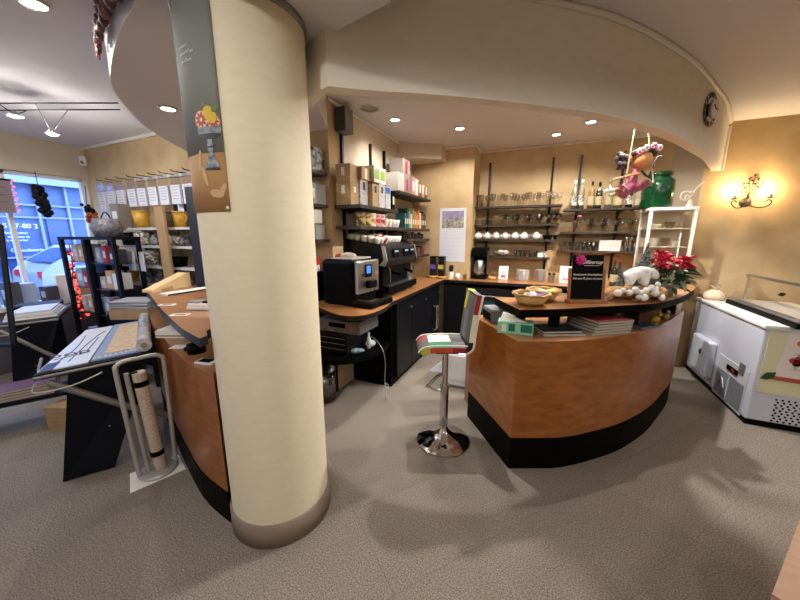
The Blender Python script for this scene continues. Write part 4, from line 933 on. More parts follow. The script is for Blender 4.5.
for k in range(4):
    cup('grey-white mug, %s from the near end next to the flower tins' % ORD[k], (-1.56, 3.12+.095*k, z), .037, .085, M_PORC if k % 2 else M_CUPC, 'mugs on the alcove shelf', PI)
# tea cartons & books on the far part
bcol = ['#2d6b66', '#1c2f33', '#5aa08f', '#c9c3ad', '#8c7a58', '#c47b33', '#d08a3e', '#b56a24', '#e3d6bd', '#7b4d26', '#3a3430', '#5a2a1c']
for k, c in enumerate(bcol):
    h = .17+.03*((k*5) % 3)
    book_c = ['dark teal', 'black-green', 'mint', 'ivory', 'olive brown', 'orange', 'light orange', 'burnt orange', 'cream', 'brown', 'charcoal', 'dark brown'][k]
    carton('%s upright tea packet on the far half of the tin shelf' % book_c, (-1.58, 3.58+.062*k, z), (.12, .052, h), mat('tea_%d' % k, c, .5), 0, 'upright tea packets on the alcove shelf', cat='tea packet', name='tea_packet', lab=[(.03, .06, .05, M_LABK, 'x')])
z = 2.03
GB = 'tea boxes on the highest alcove shelf'
carton('plain pale open carton at the near end of the highest alcove shelf', (-1.60, 3.46, z), (.15, .17, .20), mat('dull_white', '#bfb8ad', .7), 0, GB)
carton('grey-pink carton in the middle of the highest alcove shelf', (-1.62, 3.66, z), (.17, .18, .19), mat('pinkgrey', '#8f8079', .6), 0, GB, lab=[(.06, .13, .03, M_MAG, 'x')])
carton('large pale carton stacked on top on the highest alcove shelf', (-1.64, 3.68, z+.191), (.17, .22, .19), mat('pale_carton', '#8d857e', .6), 0, GB, lab=[(.06, .14, .03, M_RED, 'x')])
for k in range(5):
    carton('%s tea box standing at the far end of the highest alcove shelf' % ['rose', 'white', 'brick red', 'pale brown', 'dark brown'][k], (-1.58, 3.81+.115*k, z), (.13, .10, .21-.015*k), mat('teabox_%d' % k, ['#b78a80', '#d8cfc4', '#8e3c30', '#b79b7c', '#5c4030'][k], .6), 0, GB, lab=[(.05, .10, .05, M_LABK, 'x')])
for k, y in enumerate((3.72, 3.84, 3.96, 4.08, 4.20, 4.32)):
    t = thing('spice_jar', 'small dark jar with pale lid, %s from the near end on the small alcove shelf' % ORD[k], 'jar', (-1.60, y, 1.50), 0, 'jars on the small alcove shelf'); MB().cyl((0, 0, 0), .035, .07, 14).build('glass', M_BDK, t); MB().cyl((0, 0, .07), .036, .015, 14).build('lid', M_CUPC if k % 2 else M_DARKMET, t)
for k, y in enumerate((3.98, 4.12, 4.26)): carton('%s little box on the lowest alcove shelf' % ['black', 'brown', 'maroon'][k], (-1.60, y, 1.28), (.10, .09, .08+.02*k), mat('lit_%d' % k, ['#17161a', '#5b4330', '#5c1f26'][k], .5), 0, 'little boxes on the lowest alcove shelf')
# tan wall shelves behind the pillar
GW = 'short shelves on the tan wall behind the pillar'
for k, (z, lab) in enumerate(((2.09, 'upper short shelf on the tan wall beside the pillar'), (1.815, 'middle short shelf on the tan wall beside the pillar'), (1.51, 'lower short shelf on the tan wall beside the pillar'))):
    t = thing('wall_shelf', lab, 'shelf', (-2.05, TL, z), 0, GW); MB().bx(-.35, .225, -.18, -.004, -.025, 0).build('board', M_SHELF, t); MB().bx(-.1, -.08, -.16, -.004, -.06, -.025).build('bracket', M_DARKMET, t)
GBX = 'boxes on the tan wall shelves'
carton('black box with white print on the upper tan wall shelf', (-1.94, 2.41, 2.09), (.20, .14, .19), mat('box_blk', '#202127', .5, noise=.12, scale=22, col2='#a9a9ad'), 0, GBX)
for k, (x, w, h, m, n) in enumerate(((-2.0, .07, .16, M_PAPER, 'narrow white box'), (-1.925, .07, .20, M_GREY, 'tall grey box'), (-1.855, .06, .17, M_GREY, 'grey box at the right end'))):
    carton(n+' on the middle tan wall shelf', (x, 2.40, 1.815), (w, .13, h), m, 0, GBX, lab=[(w*.4, .08, .05, M_LABK, 'y')])
for k, (x, z, w, h, m, n) in enumerate(((-1.98, 1.51, .16, .14, M_GREY, 'grey patterned box at the bottom'), (-1.88, 1.51, .055, .13, M_GREY, 'grey box bottom right'), (-1.985, 1.651, .10, .09, M_GREY, 'grey box upper left'), (-1.905, 1.651, .06, .12, M_PAPER, 'white box on top right'))):
    carton(n+' of the pile on the lower tan wall shelf', (x, 2.40, z), (w, .13, h), m, 0, GBX, lab=[(w*.5, .05, .03, M_LABK, 'y')])
# loudspeaker & ceiling grille
t = thing('loudspeaker', 'grey box loudspeaker high on the alcove wall below the ceiling', 'loudspeaker', (SL, 2.66, 2.45)); MB().bx(.02, .12, -.07, .07, 0, .20).build('cabinet', mat('spk', '#57534e', .5), t, bevel=.006); MB().bx(.02, .125, -.073, -.069, .01, .19).build('grille', mat('spk2', '#46433f', .7), t); MB().bx(0, .02, -.03, .03, .07, .13).build('bracket', M_DARKMET, t)
t = thing('ceiling_speaker', 'round grey speaker grille in the alcove ceiling', 'ceiling speaker', (-1.58, 2.86, ZC)); MB().lathe([(1e-5, -.006), (.07, -.006), (.085, 0)], (0, 0, 0), 24).build('grille', mat('grille', '#8d8780', .7), t); MB().lathe([(.085, -.008), (.095, -.008), (.095, 0)], (0, 0, 0), 24, cap=False).build('ring', M_RINGC, t)

# ------------------------------------------------------------------ calendar, things on the worktop corner
t = thing('wall_calendar', 'white wall calendar with a mountain photograph on the alcove corner wall', 'calendar', (-1.195, 4.5, 1.545))
MB().bx(-.185, .185, -.006, -.001, -.37, .37).build('sheet', mat('cal_paper', '#d9dce4', .6), t)
ph = MB().bx(-.155, .155, -.008, -.006, .10, .33).build('photo', mat('cal_sky', '#7d739f', .4, noise=.4, scale=6, col2='#a59bb8'), t)
MB().add([(-.155, -.0085, .17), (-.09, -.0085, .25), (-.04, -.0085, .21), (.03, -.0085, .28), (.09, -.0085, .22), (.155, -.0085, .25), (.155, -.0085, .10), (-.155, -.0085, .10)], [(0, 1, 2, 3, 4, 5, 6, 7)]).build('mountain', mat('cal_mtn', '#b9b6ab', .6, noise=.3, scale=25, col2='#5c584c'), ph, solid=.0006)
gr = MB()
for i in range(7): gr.bx(-.14, .14, -.0066, -.006, -.32+.055*i, -.3185+.055*i)
gr.build('date_lines', mat('cal_line', '#bfc2ca', .6), t)
M_TIN = mat('dark_tin', '#1d1512', .3)
for k, (u, c, n) in enumerate(((433.5, '#6a4fb5', 'purple'), (441.5, '#b8a95e', 'yellow-green'))):
    t = thing('coffee_tin', 'dark coffee tin with a %s label in the alcove corner' % n, 'tin', (az(u, ZW, 4.36), 4.36, ZW+.03), 0, 'dark coffee tins in the corner'); MB().bx(-.045, .045, -.045, .045, 0, .27).build('can', M_TIN, t, bevel=.006); MB().bx(-.038, .038, -.0465, -.045, .10, .16).build('label', mat('tinlab%d' % k, c, .5), t); MB().bx(-.046, .046, -.046, .046, .262, .275).build('lid', M_BLACK, t)
    t = thing('wicker_tray', 'flat woven tray under the coffee tin with the %s label' % n, 'tray', (az(u, ZW, 4.36), 4.36, ZW), 0, 'woven trays under the tins'); MB().lathe([(1e-5, 0), (.07, 0), (.085, .035), (.08, .035), (.068, .028), (1e-5, .028)], (0, 0, 0), 20).build('tray', M_WICK, t)
t = thing('storage_jar', 'jar with cream body and dark lid right of the coffee tins', 'jar', (az(451, ZW, 4.36), 4.36, ZW)); MB().cyl((0, 0, 0), .035, .10, 16).build('body', M_CUPC, t); MB().cyl((0, 0, .10), .03, .09, 16).build('lid', M_TIN, t)
t = thing('creamer', 'white creamer with spoons beside the drip coffee maker', 'creamer', (az(457.5, ZW, 4.33), 4.33, ZW)); MB().lathe([(1e-5, 0), (.03, 0), (.038, .04), (.032, .08), (.029, .08), (1e-5, .01)], (0, 0, 0), 16).build('pot', M_PORC, t); MB().tube([(0, 0, .02), (-.035, 0, .13)], .004, 6).build('spoon', M_STEEL, t); MB().tube([(0, 0, .02), (.04, 0, .12)], .004, 6).build('spoon', M_STEEL, t)
t = thing('glass_beaker', 'small grey glass beaker between creamer and drip coffee maker', 'beaker', (az(464.5, ZW, 4.34), 4.34, ZW)); MB().cyl((0, 0, 0), .028, .07, 14).build('cup', M_GLD, t); MB().tube([(0, 0, .01), (.02, 0, .12)], .004, 6).build('stirrer', mat('stir', '#5a6b45', .6), t)
cm = thing('drip_coffee_maker', 'black and steel filter coffee maker on the back worktop', 'coffee maker', (az(479.5, ZW, 4.58), 4.58, ZW))
cm.scale = (1.2, 1.2, 1.3)
MB().bx(-.085, .085, -.10, .10, 0, .03).build('base', M_BLACK, cm, bevel=.005); MB().bx(-.085, .085, .03, .10, .03, .33).build('tower', M_BLACK, cm, bevel=.008); MB().bx(-.085, .085, -.10, .03, .235, .33).build('filter_head', M_BLACK, cm, bevel=.01)
MB().bx(.086, .088, -.05, .09, .05, .30).build('side_plate', M_STEEL, cm)
pot = MB().lathe([(1e-5, .03), (.055, .03), (.07, .09), (.055, .17), (.045, .20), (.04, .20), (1e-5, .04)], (0, -.035, 0), 20).build('carafe', M_STEEL, cm); MB().tube(cr([(.05, -.06, .18), (.085, -.10, .15), (.06, -.08, .07)], 4), .008, 6).build('handle', M_BLACK, pot)
# plates etc on the back worktop
def frame(label, u, t_, w, h, dark, grp='small framed cards on the back worktop'):
    t = thing('framed_card', label, 'framed card', (az(u, ZW, t_), t_, ZW), 0, grp, rot=(-.12, 0, 0)); MB().bx(-w/2, w/2, -.012, 0, 0, h).build('frame', M_WHITE, t); MB().bx(-w*.38, w*.38, -.014, -.012, h*.1, h*.9).build('card', M_PAPER, t)
    for k in range(3): MB().bx(-w*.25, w*.25, -.0155, -.014, h*(.6-.09*k), h*(.6-.09*k)+.008).build('print', M_GREY, t)
    MB().bx(-w*.25, w*.25, -.0155, -.014, h*.14, h*.3).build('picture', dark, t)
frame('small white framed card between the coffee maker and the plates', 503, 4.60, .12, .18, M_MAG)
frame('white framed card left behind the chalkboard', 565, 4.55, .14, .21, mat('card_pink', '#c58f88', .6))
def plates(label, u, r, n, m, grp):
    x = az(u, ZW, 4.58)
    for k in range(n):
        o = MB().lathe([(1e-5, 0), (r*.6, 0), (r, .009), (r, .0125), (r*.6, .005), (1e-5, .005)], (0, 0, 0), 24).build('plate', m, None, (x, 4.58, ZW+.0126*k)); tag(o, label % ORD[k], 'plate', grp)
plates('white plate, %s from the bottom of the stack beside the framed card', 522, .085, 11, M_PORC, 'white plate stack on the back worktop')
plates('grey plate, %s from the bottom of the second stack on the back worktop', 540, .07, 12, mat('grey_porc', '#bdb6ad', .2, coat=.4), 'grey plate stack on the back worktop')
t = thing('wooden_bowl', 'small wooden bowl beside the coffee maker on the back worktop', 'bowl', (az(492, ZW, 4.5), 4.5, ZW)); MB().lathe([(1e-5, 0), (.035, 0), (.055, .035), (.05, .035), (.03, .008), (1e-5, .008)], (0, 0, 0), 18).build('bowl', M_WICK, t)
for k, u in enumerate((549, 553)):
    t = thing('shaker', 'small dark steel shaker, %s right of the plate stacks' % ORD[k], 'shaker', (az(u, ZW, 4.5), 4.5, ZW), 0, 'shakers on the back worktop'); MB().cyl((0, 0, 0), .018, .10, 12).build('body', M_STEEL, t); MB().sph((0, 0, .11), .018, 10).build('top', M_DARKMET, t)
for k, (u, c) in enumerate(((612, M_BDK), (617, M_BDK))):
    t = thing('worktop_bottle', 'dark bottle, %s of two on the back worktop behind the polar bear' % ORD[k], 'bottle', (az(u, ZW, 4.5), 4.5, ZW), 0, 'dark bottles behind the polar bear'); MB().lathe([(1e-5, 0), (.035, 0), (.035, .18), (.012, .23), (.012, .29)], (0, 0, 0), 14).build('body', c, t); MB().cyl((0, 0, .29), .014, .015, 10).build('cap', M_RED, t); MB().lathe([(.036, .05), (.036, .14)], (0, 0, 0), 14).build('label', M_LBC, t)
# fronts below the back worktop
t = thing('corner_cabinet', 'black corner cabinet under the worktop behind the stool', 'cabinet', (-1.08, 4.29, 0)); MB().bx(-.15, .145, 0, .19, .0, ZW-.042).build('body', M_BLACK, t); MB().bx(-.148, .143, -.018, 0, .02, ZW-.06).build('door', M_DOOR, t)
t = thing('bar_fridge', 'dark glass-door bar fridge with steel edge under the back worktop', 'fridge', (-.58, 4.29, 0)); MB().bx(-.34, .34, 0, .55, .03, .86).build('cabinet', M_BLACK, t); MB().bx(-.34, -.315, -.03, 0, .05, .86).build('steel_edge', M_STEEL, t)
d_ = MB().bx(-.31, .33, -.03, 0, .05, .86).build('door', M_DARKMET, t, bevel=.004); MB().bx(-.26, .28, -.034, -.03, .12, .70).build('pane', mat('fridge_glass', '#26323a', .1), d_); MB().tube([(-.25, -.05, .76), (.27, -.05, .76)], .008, 6).build('handle', M_STEEL, d_)
MB().bx(-.34, .34, 0, .5, 0, .03).build('foot', M_BLACK, t)
t = thing('drinks_fridge', 'steel-fronted under-counter drinks fridge behind the wicker baskets', 'fridge', (.12, 4.29, 0)); MB().bx(-.34, .34, 0, .55, .03, .86).build('cabinet', M_BLACK, t)
d_ = MB().bx(-.33, .33, -.03, 0, .05, .72).build('door', M_STEEL, t, bevel=.004); MB().tube([(-.25, -.05, .66), (.25, -.05, .66)], .008, 6).build('handle', M_CHROME, d_); MB().bx(-.33, .33, -.02, 0, .73, .86).build('fascia', mat('fascia_tan', '#a98f72', .5), t); MB().bx(-.34, .34, 0, .5, 0, .03).build('foot', M_BLACK, t)
t = thing('sink_cabinet', 'black base cabinet under the right end of the back worktop', 'cabinet', (.88, 4.29, 0)); MB().bx(-.40, .36, 0, .35, .0, ZW-.042).build('body', M_BLACK, t)
for x in (-.20, .17): dd = MB().bx(x-.19, x+.175, -.018, 0, .05, ZW-.06).build('door', M_DOOR, t); MB().sph((x+.12, -.028, .7), .01, 8).build('knob', M_STEEL, dd)
# white appliance behind the bar end
M_ICE = mat('appliance_white', '#f1f4fb', .45)
t = thing('ice_maker', 'low white appliance standing behind the left end of the bar', 'appliance', (-.58, 3.02, 0)); MB().bx(-.29, .26, 0, .40, .03, .38).build('body', M_ICE, t, bevel=.01); MB().bx(-.27, .24, -.008, 0, .10, .36).build('door', M_ICE, t, bevel=.003); MB().bx(-.28, .25, .02, .37, 0, .03).build('foot', M_GREY, t)
t = thing('bag_shape', 'added white shape standing in for a patch of daylight on the floor between stool and white appliance', 'bag', (-.98, 3.36, 0), .3); MB().add([(-.14, 0, 0), (.12, -.05, 0), (.14, .06, 0), (.02, .10, .0), (-.05, .02, .07), (.12, -.0, .20), (.13, .05, .20)], [(0, 1, 5, 4), (1, 2, 6, 5), (2, 3, 6), (3, 0, 4), (4, 5, 6, 3), (0, 3, 2, 1)]).build('bag', mat('light_patch_white', '#e3e6f0', .7), t)  # added white shape, stands in for a triangle of daylight on the floor
t = thing('inner_ledge_block', 'orange-brown wooden block standing in for the inner ledge at the left end of the bar', 'box', (-.40, 2.72, 0), math.radians(30)); MB().bx(-.10, .10, .02, .2, 0, .80).build('body', M_WOOD, t); MB().bx(-.105, .105, .015, .205, .80, .815).build('lid', M_TOPWOOD, t)  # block standing in for the inner ledge of the bar

# ------------------------------------------------------------------ vitrine with jar and angel
vx0, vx1, vy0, vy1, vz1 = 1.0, 1.37, 4.27, 4.62, 1.83
v = thing('display_cabinet', 'white-framed glass display cabinet on the right end of the back worktop', 'display cabinet', (vx0, vy0, ZW))
W_, D_, HH = vx1-vx0, vy1-vy0, vz1-ZW; M_VFR = mat('vitrine_frame', '#cdc8c0', .35)
for x in (0, W_):
    for y in (0, D_): MB().bx(x-.014, x+.014, y-.014, y+.014, 0, HH).build('post', M_VFR, v)
MB().bx(-.02, W_+.02, -.02, D_+.02, HH-.03, HH).build('top', M_VFR, v, bevel=.003); MB().bx(-.02, W_+.02, -.02, D_+.02, 0, .03).build('base', M_VFR, v)
for z in (.28, .47, .66): MB().bx(.0, W_, .01, D_-.006, z, z+.008).build('glass_shelf', mat('shelf_glass', '#bdb8ab', .4), v)
MB().bx(.014, W_-.014, D_-.004, D_, .03, HH-.03).build('brightening_panel', mat('vitrine_brightener', '#d5cdbd', .6), v)  # pale panel added behind the glass to brighten the cabinet's inside
MB().bx(.014, W_-.014, -.004, 0, .03, HH-.03).build('front_pane', glassy('vitrine_glass', '#fcf9f3', .03, .02), v); MB().bx(-.004, 0, .014, D_-.014, .03, HH-.03).build('side_pane', glassy('vitrine_glass'), v)
MB().bx(W_-.10, W_-.09, -.016, -.004, .05, .62).build('door_bar', M_VFR, v)
for k, (x, z, r, h) in enumerate(((.09, .668, .06, .05), (.22, .668, .05, .07), (.10, .478, .045, .09), (.20, .478, .045, .09), (.29, .478, .04, .06), (.12, .288, .07, .05), (.26, .288, .05, .08))):
    t = thing('glass_dish', '%s glass dish on the %s shelf inside the display cabinet' % (['wide', 'narrow', 'left tall', 'middle tall', 'small right', 'broad', 'deep right'][k], ['top', 'top', 'middle', 'middle', 'middle', 'bottom', 'bottom'][k]), 'dish', (vx0+x, vy0+.17, ZW+z), 0, 'dishes inside the display cabinet')
    cup_mesh(r, h).build('bowl', M_GLB if k % 2 else M_PORC, t); MB().lathe([(r*.5, 0), (r*.55, -.0)], (0, 0, .001), 12).build('foot', M_GLB, t)
j = thing('demijohn', 'big green glass jar on top of the display cabinet', 'jar', (1.075, 4.46, vz1))
MB().lathe([(1e-5, 0), (.135, 0), (.143, .02), (.145, .24), (.135, .29), (.105, .315), (.10, .33), (.112, .335), (.112, .36), (.10, .365), (.095, .36), (.09, .33), (.125, .28), (.135, .24), (.133, .03), (1e-5, .02)], (0, 0, 0), 36).build('glass', M_GREENGL, j)
MB().cyl((0, 0, .366), .105, .010, 24).build('lid', mat('jar_lid', '#1c3a28', .5), j)
a = thing('angel_ornament', 'white wire angel ornament on top of the display cabinet', 'ornament', (1.335, 4.36, vz1))
M_ANG = mat('angel', '#e8dfc9', .5); MB().lathe([(.03, 0), (.018, .05), (.012, .075)], (0, 0, 0), 12).build('robe', M_ANG, a); MB().sph((0, 0, .15), .014, 8).build('head', M_ANG, a)
MB().tube([(-.04+.045*math.cos(k*.5), 0, .115+.045*math.sin(k*.5)) for k in range(13)], .006, 6, closed=True).build('wing', M_ANG, a); MB().tube(cr([(0, 0, .09), (.03, 0, .18), (.09, 0, .25)], 4), .005, 6).build('wand', M_ANG, a); MB().tube([(-.03+.02*math.cos(k*.63), -.01, .1+.02*math.sin(k*.63)) for k in range(10)], .006, 6, closed=True).build('ring', M_ANG, a)

# ================================================================== PILLAR BANNER
bn = thing('banner', 'tall grey and tan printed banner with a fruit bowl wrapped round the pillar', 'banner', (PC[0], PC[1], 0))
def arcsheet(a0, a1, z0, z1, r, n=24):
    mb = MB(); vs = []; 
    for z in (z0, z1):
        for rr_ in (r, r+.003):
            for k in range(n+1): a = math.radians(a0+(a1-a0)*k/n); vs.append((rr_*math.cos(a), rr_*math.sin(a), z))
    N = n+1; fs = []
    for k in range(n):
        fs += [(N+k, N+k+1, 3*N+k+1, 3*N+k), (k+1, k, 2*N+k, 2*N+k+1), (2*N+k, 3*N+k, 3*N+k+1, 2*N+k+1), (k, k+1, N+k+1, N+k)]
    fs += [(0, N, 3*N, 2*N), (n, 2*N+n, 3*N+n, N+n)]
    return mb.add(vs, fs, 0, True)
A1, A0 = -66.5, -140
arcsheet(A0, A1, 1.865, 2.425, .258).build('grey_field', mat('banner_grey', '#7f817c', .75), bn)
arcsheet(A0, A1, 1.643, 1.865, .258).build('tan_field', mat('banner_tan', '#b08654', .75), bn)
RB = .2625
def oncyl(u, v):
    d = ray(u, v); a = d[0]**2+d[1]**2; b_ = -2*(d[0]*PC[0]+d[1]*PC[1]); c = PC[0]**2+PC[1]**2-RB*RB
    k = (-b_-math.sqrt(max(0, b_*b_-4*a*c)))/2/a
    return math.atan2(d[1]*k-PC[1], d[0]*k-PC[0]), H+d[2]*k
def cylpoly(mb, pts, dr=0, m=0):
    """flat printed shape given as (angle offset in metres, height)"""
    mb.add([((RB+dr)*math.cos(a), (RB+dr)*math.sin(a), z) for a, z in pts], [tuple(range(len(pts)))], m)
def blob(mb, a, z, ra, rz, dr=0, m=0, n=18, rot=0):
    V = [((RB+dr)*math.cos(a), (RB+dr)*math.sin(a), z)]
    for k in range(n):
        q = 2*PI*k/n; x, y = ra*math.cos(q), rz*math.sin(q); aa = a+(x*math.cos(rot)-y*math.sin(rot))/RB
        V.append(((RB+dr)*math.cos(aa), (RB+dr)*math.sin(aa), z+x*math.sin(rot)+y*math.cos(rot)))
    mb.add(V, [(0, 1+k, 1+(k+1) % n) for k in range(n)], m)
def turned(mb, a, prof, dr=0, m=0, n=12):
    """symmetrical printed silhouette: rows of (height, half width in metres)"""
    V = []
    for z, hw in prof:
        for k in range(n+1): aa = a+(-hw+2*hw*k/n)/RB; V.append(((RB+dr)*math.cos(aa), (RB+dr)*math.sin(aa), z))
    mb.add(V, [(r*(n+1)+k, r*(n+1)+k+1, (r+1)*(n+1)+k+1, (r+1)*(n+1)+k) for r in range(len(prof)-1) for k in range(n)], m)
A_ = math.radians
M_GRF = mat('grapefruit', '#b7503f', .5); M_PITH = mat('pith', '#e9cdb4', .5); M_LEM = mat('lemon', '#dcb83c', .5); M_BWL = mat('bowl_print', '#aab0b5', .5, noise=.3, scale=50, col2='#5d6670'); M_BWD = mat('bowl_dark', '#3a3f46', .5); M_TANL = mat('print_tan_light', '#cfa97a', .5)
mb = MB()
for a, z, r in ((-85, 1.985, .034), (-73.2, 1.974, .028)):
    blob(mb, A_(a), z, r, r, 0, 0); blob(mb, A_(a), z, r*.9, r*.9, .0006, 1)
    for k in range(9):
        q = k*2*PI/9; blob(mb, A_(a)+.52*r*math.cos(q)/RB, z+.52*r*math.sin(q), r*.34, r*.17, .0012, 0, 8, q)
mb.build('printed_grapefruit', [M_GRF, M_PITH], bn)
mb = MB(); blob(mb, A_(-76), 2.0, .034, .025, .0016, 0, 18, 2.2); blob(mb, A_(-71), 2.02, .016, .011, .002, 1, 12, .8); blob(mb, A_(-81), 2.035, .012, .008, .002, 1, 12, 2.4); mb.build('printed_lemon', [M_LEM, mat('leaf_print2', '#6f7d3c', .5)], bn)
mb = MB(); turned(mb, A_(-78.5), [(1.958, .054), (1.940, .053), (1.928, .046), (1.920, .032), (1.917, .012), (1.900, .011), (1.885, .016), (1.868, .010), (1.845, .017), (1.820, .031), (1.808, .032)], .0016)
turned(mb, A_(-78.5), [(1.930, .047), (1.920, .034), (1.913, .02), (1.918, .018), (1.925, .033), (1.934, .049)], .0022, 1); turned(mb, A_(-78.5), [(1.810, .033), (1.802, .031)], .0022, 1); turned(mb, A_(-78.5), [(1.888, .017), (1.882, .017)], .0022, 1)
mb.build('printed_fruit_bowl', [M_BWL, M_BWD], bn)
mb = MB(); blob(mb, A_(-77), 1.712, .032, .016, .0006, 0, 18, -.15); blob(mb, A_(-70.5), 1.728, .011, .024, .0008, 0, 14, -.5); blob(mb, A_(-88), 1.78, .010, .04, .0006, 0, 14, .3); blob(mb, A_(-92), 1.84, .008, .04, .0006, 0, 14, -.2); mb.build('printed_shapes', M_TANL, bn)
mb = MB(); blob(mb, A_(-68.5), 1.658, .006, .006, .0006); mb.build('printed_dot', M_PAPER, bn)
M_PRT = mat('banner_lettering', '#c9cac4', .5)
for k, (body, z) in enumerate((('saveurs', 2.245), ('naturelles', 2.222), ('de glace', 2.195))):
    for i, ch in enumerate(body):
        a = A_(-104+k*1.0+i*1.9)
        if ch != ' ': text('lettering', ch, .017, M_PRT, bn, ((RB+.001)*math.cos(a), (RB+.001)*math.sin(a), z), (PI/2, 0, a+PI/2), .0004)

# ================================================================== CASH DESK
cd = thing('cash_desk', 'curved cash desk of brown veneer behind the pillar', 'counter', (0, 0, 0))
fr_ = cr([(-1.45, .978), (-1.75, 1.033), (-2.21, 1.204), (-2.49, 1.32), (-2.92, 1.50), (-3.10, 1.60)], 5)
bk = [(-3.18, 1.72), (-3.0, 1.95), (-2.5, 1.80), (-2.0, 1.60), (-1.62, 1.48), (-1.55, 1.30), (-1.545, 1.15), (-1.50, 1.03)]
MB().prism(fr_+bk, .19, .865).build('front_panel', M_WOOD, cd)
MB().prism(fr_+bk, .865, .87).build('ledge', M_TOPWOOD, cd)
MB().prism(offset(fr_, .006)+bk, 0, .19).build('plinth', M_BLACK, cd)
ft = cr([(-1.40, .90), (-1.46, .918), (-1.664, .981), (-2.236, 1.212), (-2.803, 1.46), (-2.98, 1.53), (-3.06, 1.61), (-3.05, 1.74), (-2.95, 1.88)], 5)
bt = [(-2.5, 1.80), (-2.0, 1.60), (-1.62, 1.48), (-1.555, 1.30), (-1.55, 1.15), (-1.48, .99), (-1.41, .945)]
ZD = 1.09
MB().prism(ft+bt, ZD-.045, ZD-.003).build('top_edge', mat('desk_edge', '#191c26', .4), cd)
MB().prism(ft+bt, ZD-.003, ZD).build('top', M_TOPWOOD, cd)
for p in ((-1.62, 1.2), (-2.2, 1.45), (-2.8, 1.68)): MB().box((p[0], p[1], (.87+ZD-.045)/2), (.07, .07, ZD-.045-.87)).build('post', M_BLACK, cd)
def P3(u, v, z=ZD): return oz(u, v, z)
a = P3(153, 293); b_ = P3(191, 286)
rz = math.atan2(b_[1]-a[1], b_[0]-a[0]); L = math.hypot(b_[0]-a[0], b_[1]-a[1])
t = thing('wedge_stand', 'cream wedge-shaped card stand on the cash desk', 'stand', a, rz); MB().extr([(0, 0), (L, 0), (L, .125), (L-.02, .125), (0, .02)], 'y', 0, .10).build('panel', mat('wedge_cream', '#dfc595', .7), t, bevel=.002); MB().extr([(L*.2, .0), (L*.5, .0), (L*.5, .03), (L*.2, .02)], 'y', -.002, 0).build('slot', M_KRAFT, t)
a = P3(168, 296); b_ = P3(213, 289); rz = math.atan2(b_[1]-a[1], b_[0]-a[0]); L = math.hypot(b_[0]-a[0], b_[1]-a[1])
t = thing('paper_pad', 'white paper pad lying on the cash desk behind the card terminal', 'paper', a, rz); MB().bx(0, L, 0, .12, 0, .012).build('sheets', M_PAPER, t); MB().bx(0, L, -.002, .0, 0, .012).build('backing', M_DARKMET, t)
t = thing('pen', 'dark pen lying on the white paper pad', 'pen', (a[0]+.28*math.cos(rz), a[1]+.28*math.sin(rz)+.06, ZD+.017), rz+.3); MB().tube([(0, 0, 0), (.13, 0, 0)], .005, 8).build('barrel', M_BLACK, t); MB().tube([(.13, 0, 0), (.145, 0, 0)], [.005, .001], 8).build('tip', M_STEEL, t)
t = thing('card_terminal', 'off-white card terminal on the cash desk beside the pillar', 'card terminal', P3(203, 309), .35)
MB().box((0, 0, .022), (.17, .09, .044), taper=.85).build('body', M_WHITE, t, bevel=.01); MB().box((-.03, 0, .05), (.07, .06, .012)).build('keypad', mat('keypad', '#8f8f92', .5), t, bevel=.003); MB().box((.045, 0, .048), (.05, .055, .012)).build('screen', M_NAVY, t)
for k, (u, v) in enumerate(((167, 305), (180, 315))):
    t = thing('name_card', 'small white printed card, %s on the cash desk edge' % ('far one' if k == 0 else 'near one left of the card terminal'), 'card', P3(u, v), .5, 'cards on the cash desk'); MB().bx(-.05, .05, -.022, .022, 0, .003).build('card', M_PAPER, t); MB().bx(-.03, .03, -.008, .008, .003, .0036).build('print', M_BLACK, t)
t = thing('tape_dispenser', 'black round tape dispenser on the cash desk ledge', 'dispenser', oz(197, 352, .87)); MB().lathe([(.02, 0), (.05, 0), (.05, .05), (.02, .05), (.02, 0)], (0, 0, 0), 22).build('ring', M_BLACK, t); MB().bx(-.09, -.04, -.02, .02, 0, .02).build('foot', M_BLACK, t)
t = thing('handheld_scanner', 'white handheld scanner lying on the cash desk ledge next to the pillar', 'scanner', oz(207, 363, .87), .2); MB().bx(-.055, .055, -.03, .03, 0, .014).build('body', M_WHITE, t, bevel=.004); MB().bx(-.04, .035, -.022, .022, .014, .0155).build('screen', M_BLACK, t)
t = thing('paper_stack', 'stack of grey printed papers inside the open shelf of the cash desk', 'paper', (-2.25, 1.36, .87), .4); MB().bx(-.14, .14, -.10, .10, 0, .05).build('sheets', M_PAPER, t); MB().bx(-.14, .14, -.102, -.10, .01, .02).build('band', M_GREY, t)
t = thing('envelope', 'white envelope lying on the cash desk ledge', 'envelope', oz(182, 347, .872), .5); MB().bx(-.06, .06, -.03, .03, 0, .004).build('paper', M_PAPER, t); MB().add([(-.06, .03, .0045), (.06, .03, .0045), (0, -.004, .0045)], [(0, 1, 2)]).build('flap', M_WHITE, t, solid=.0008)

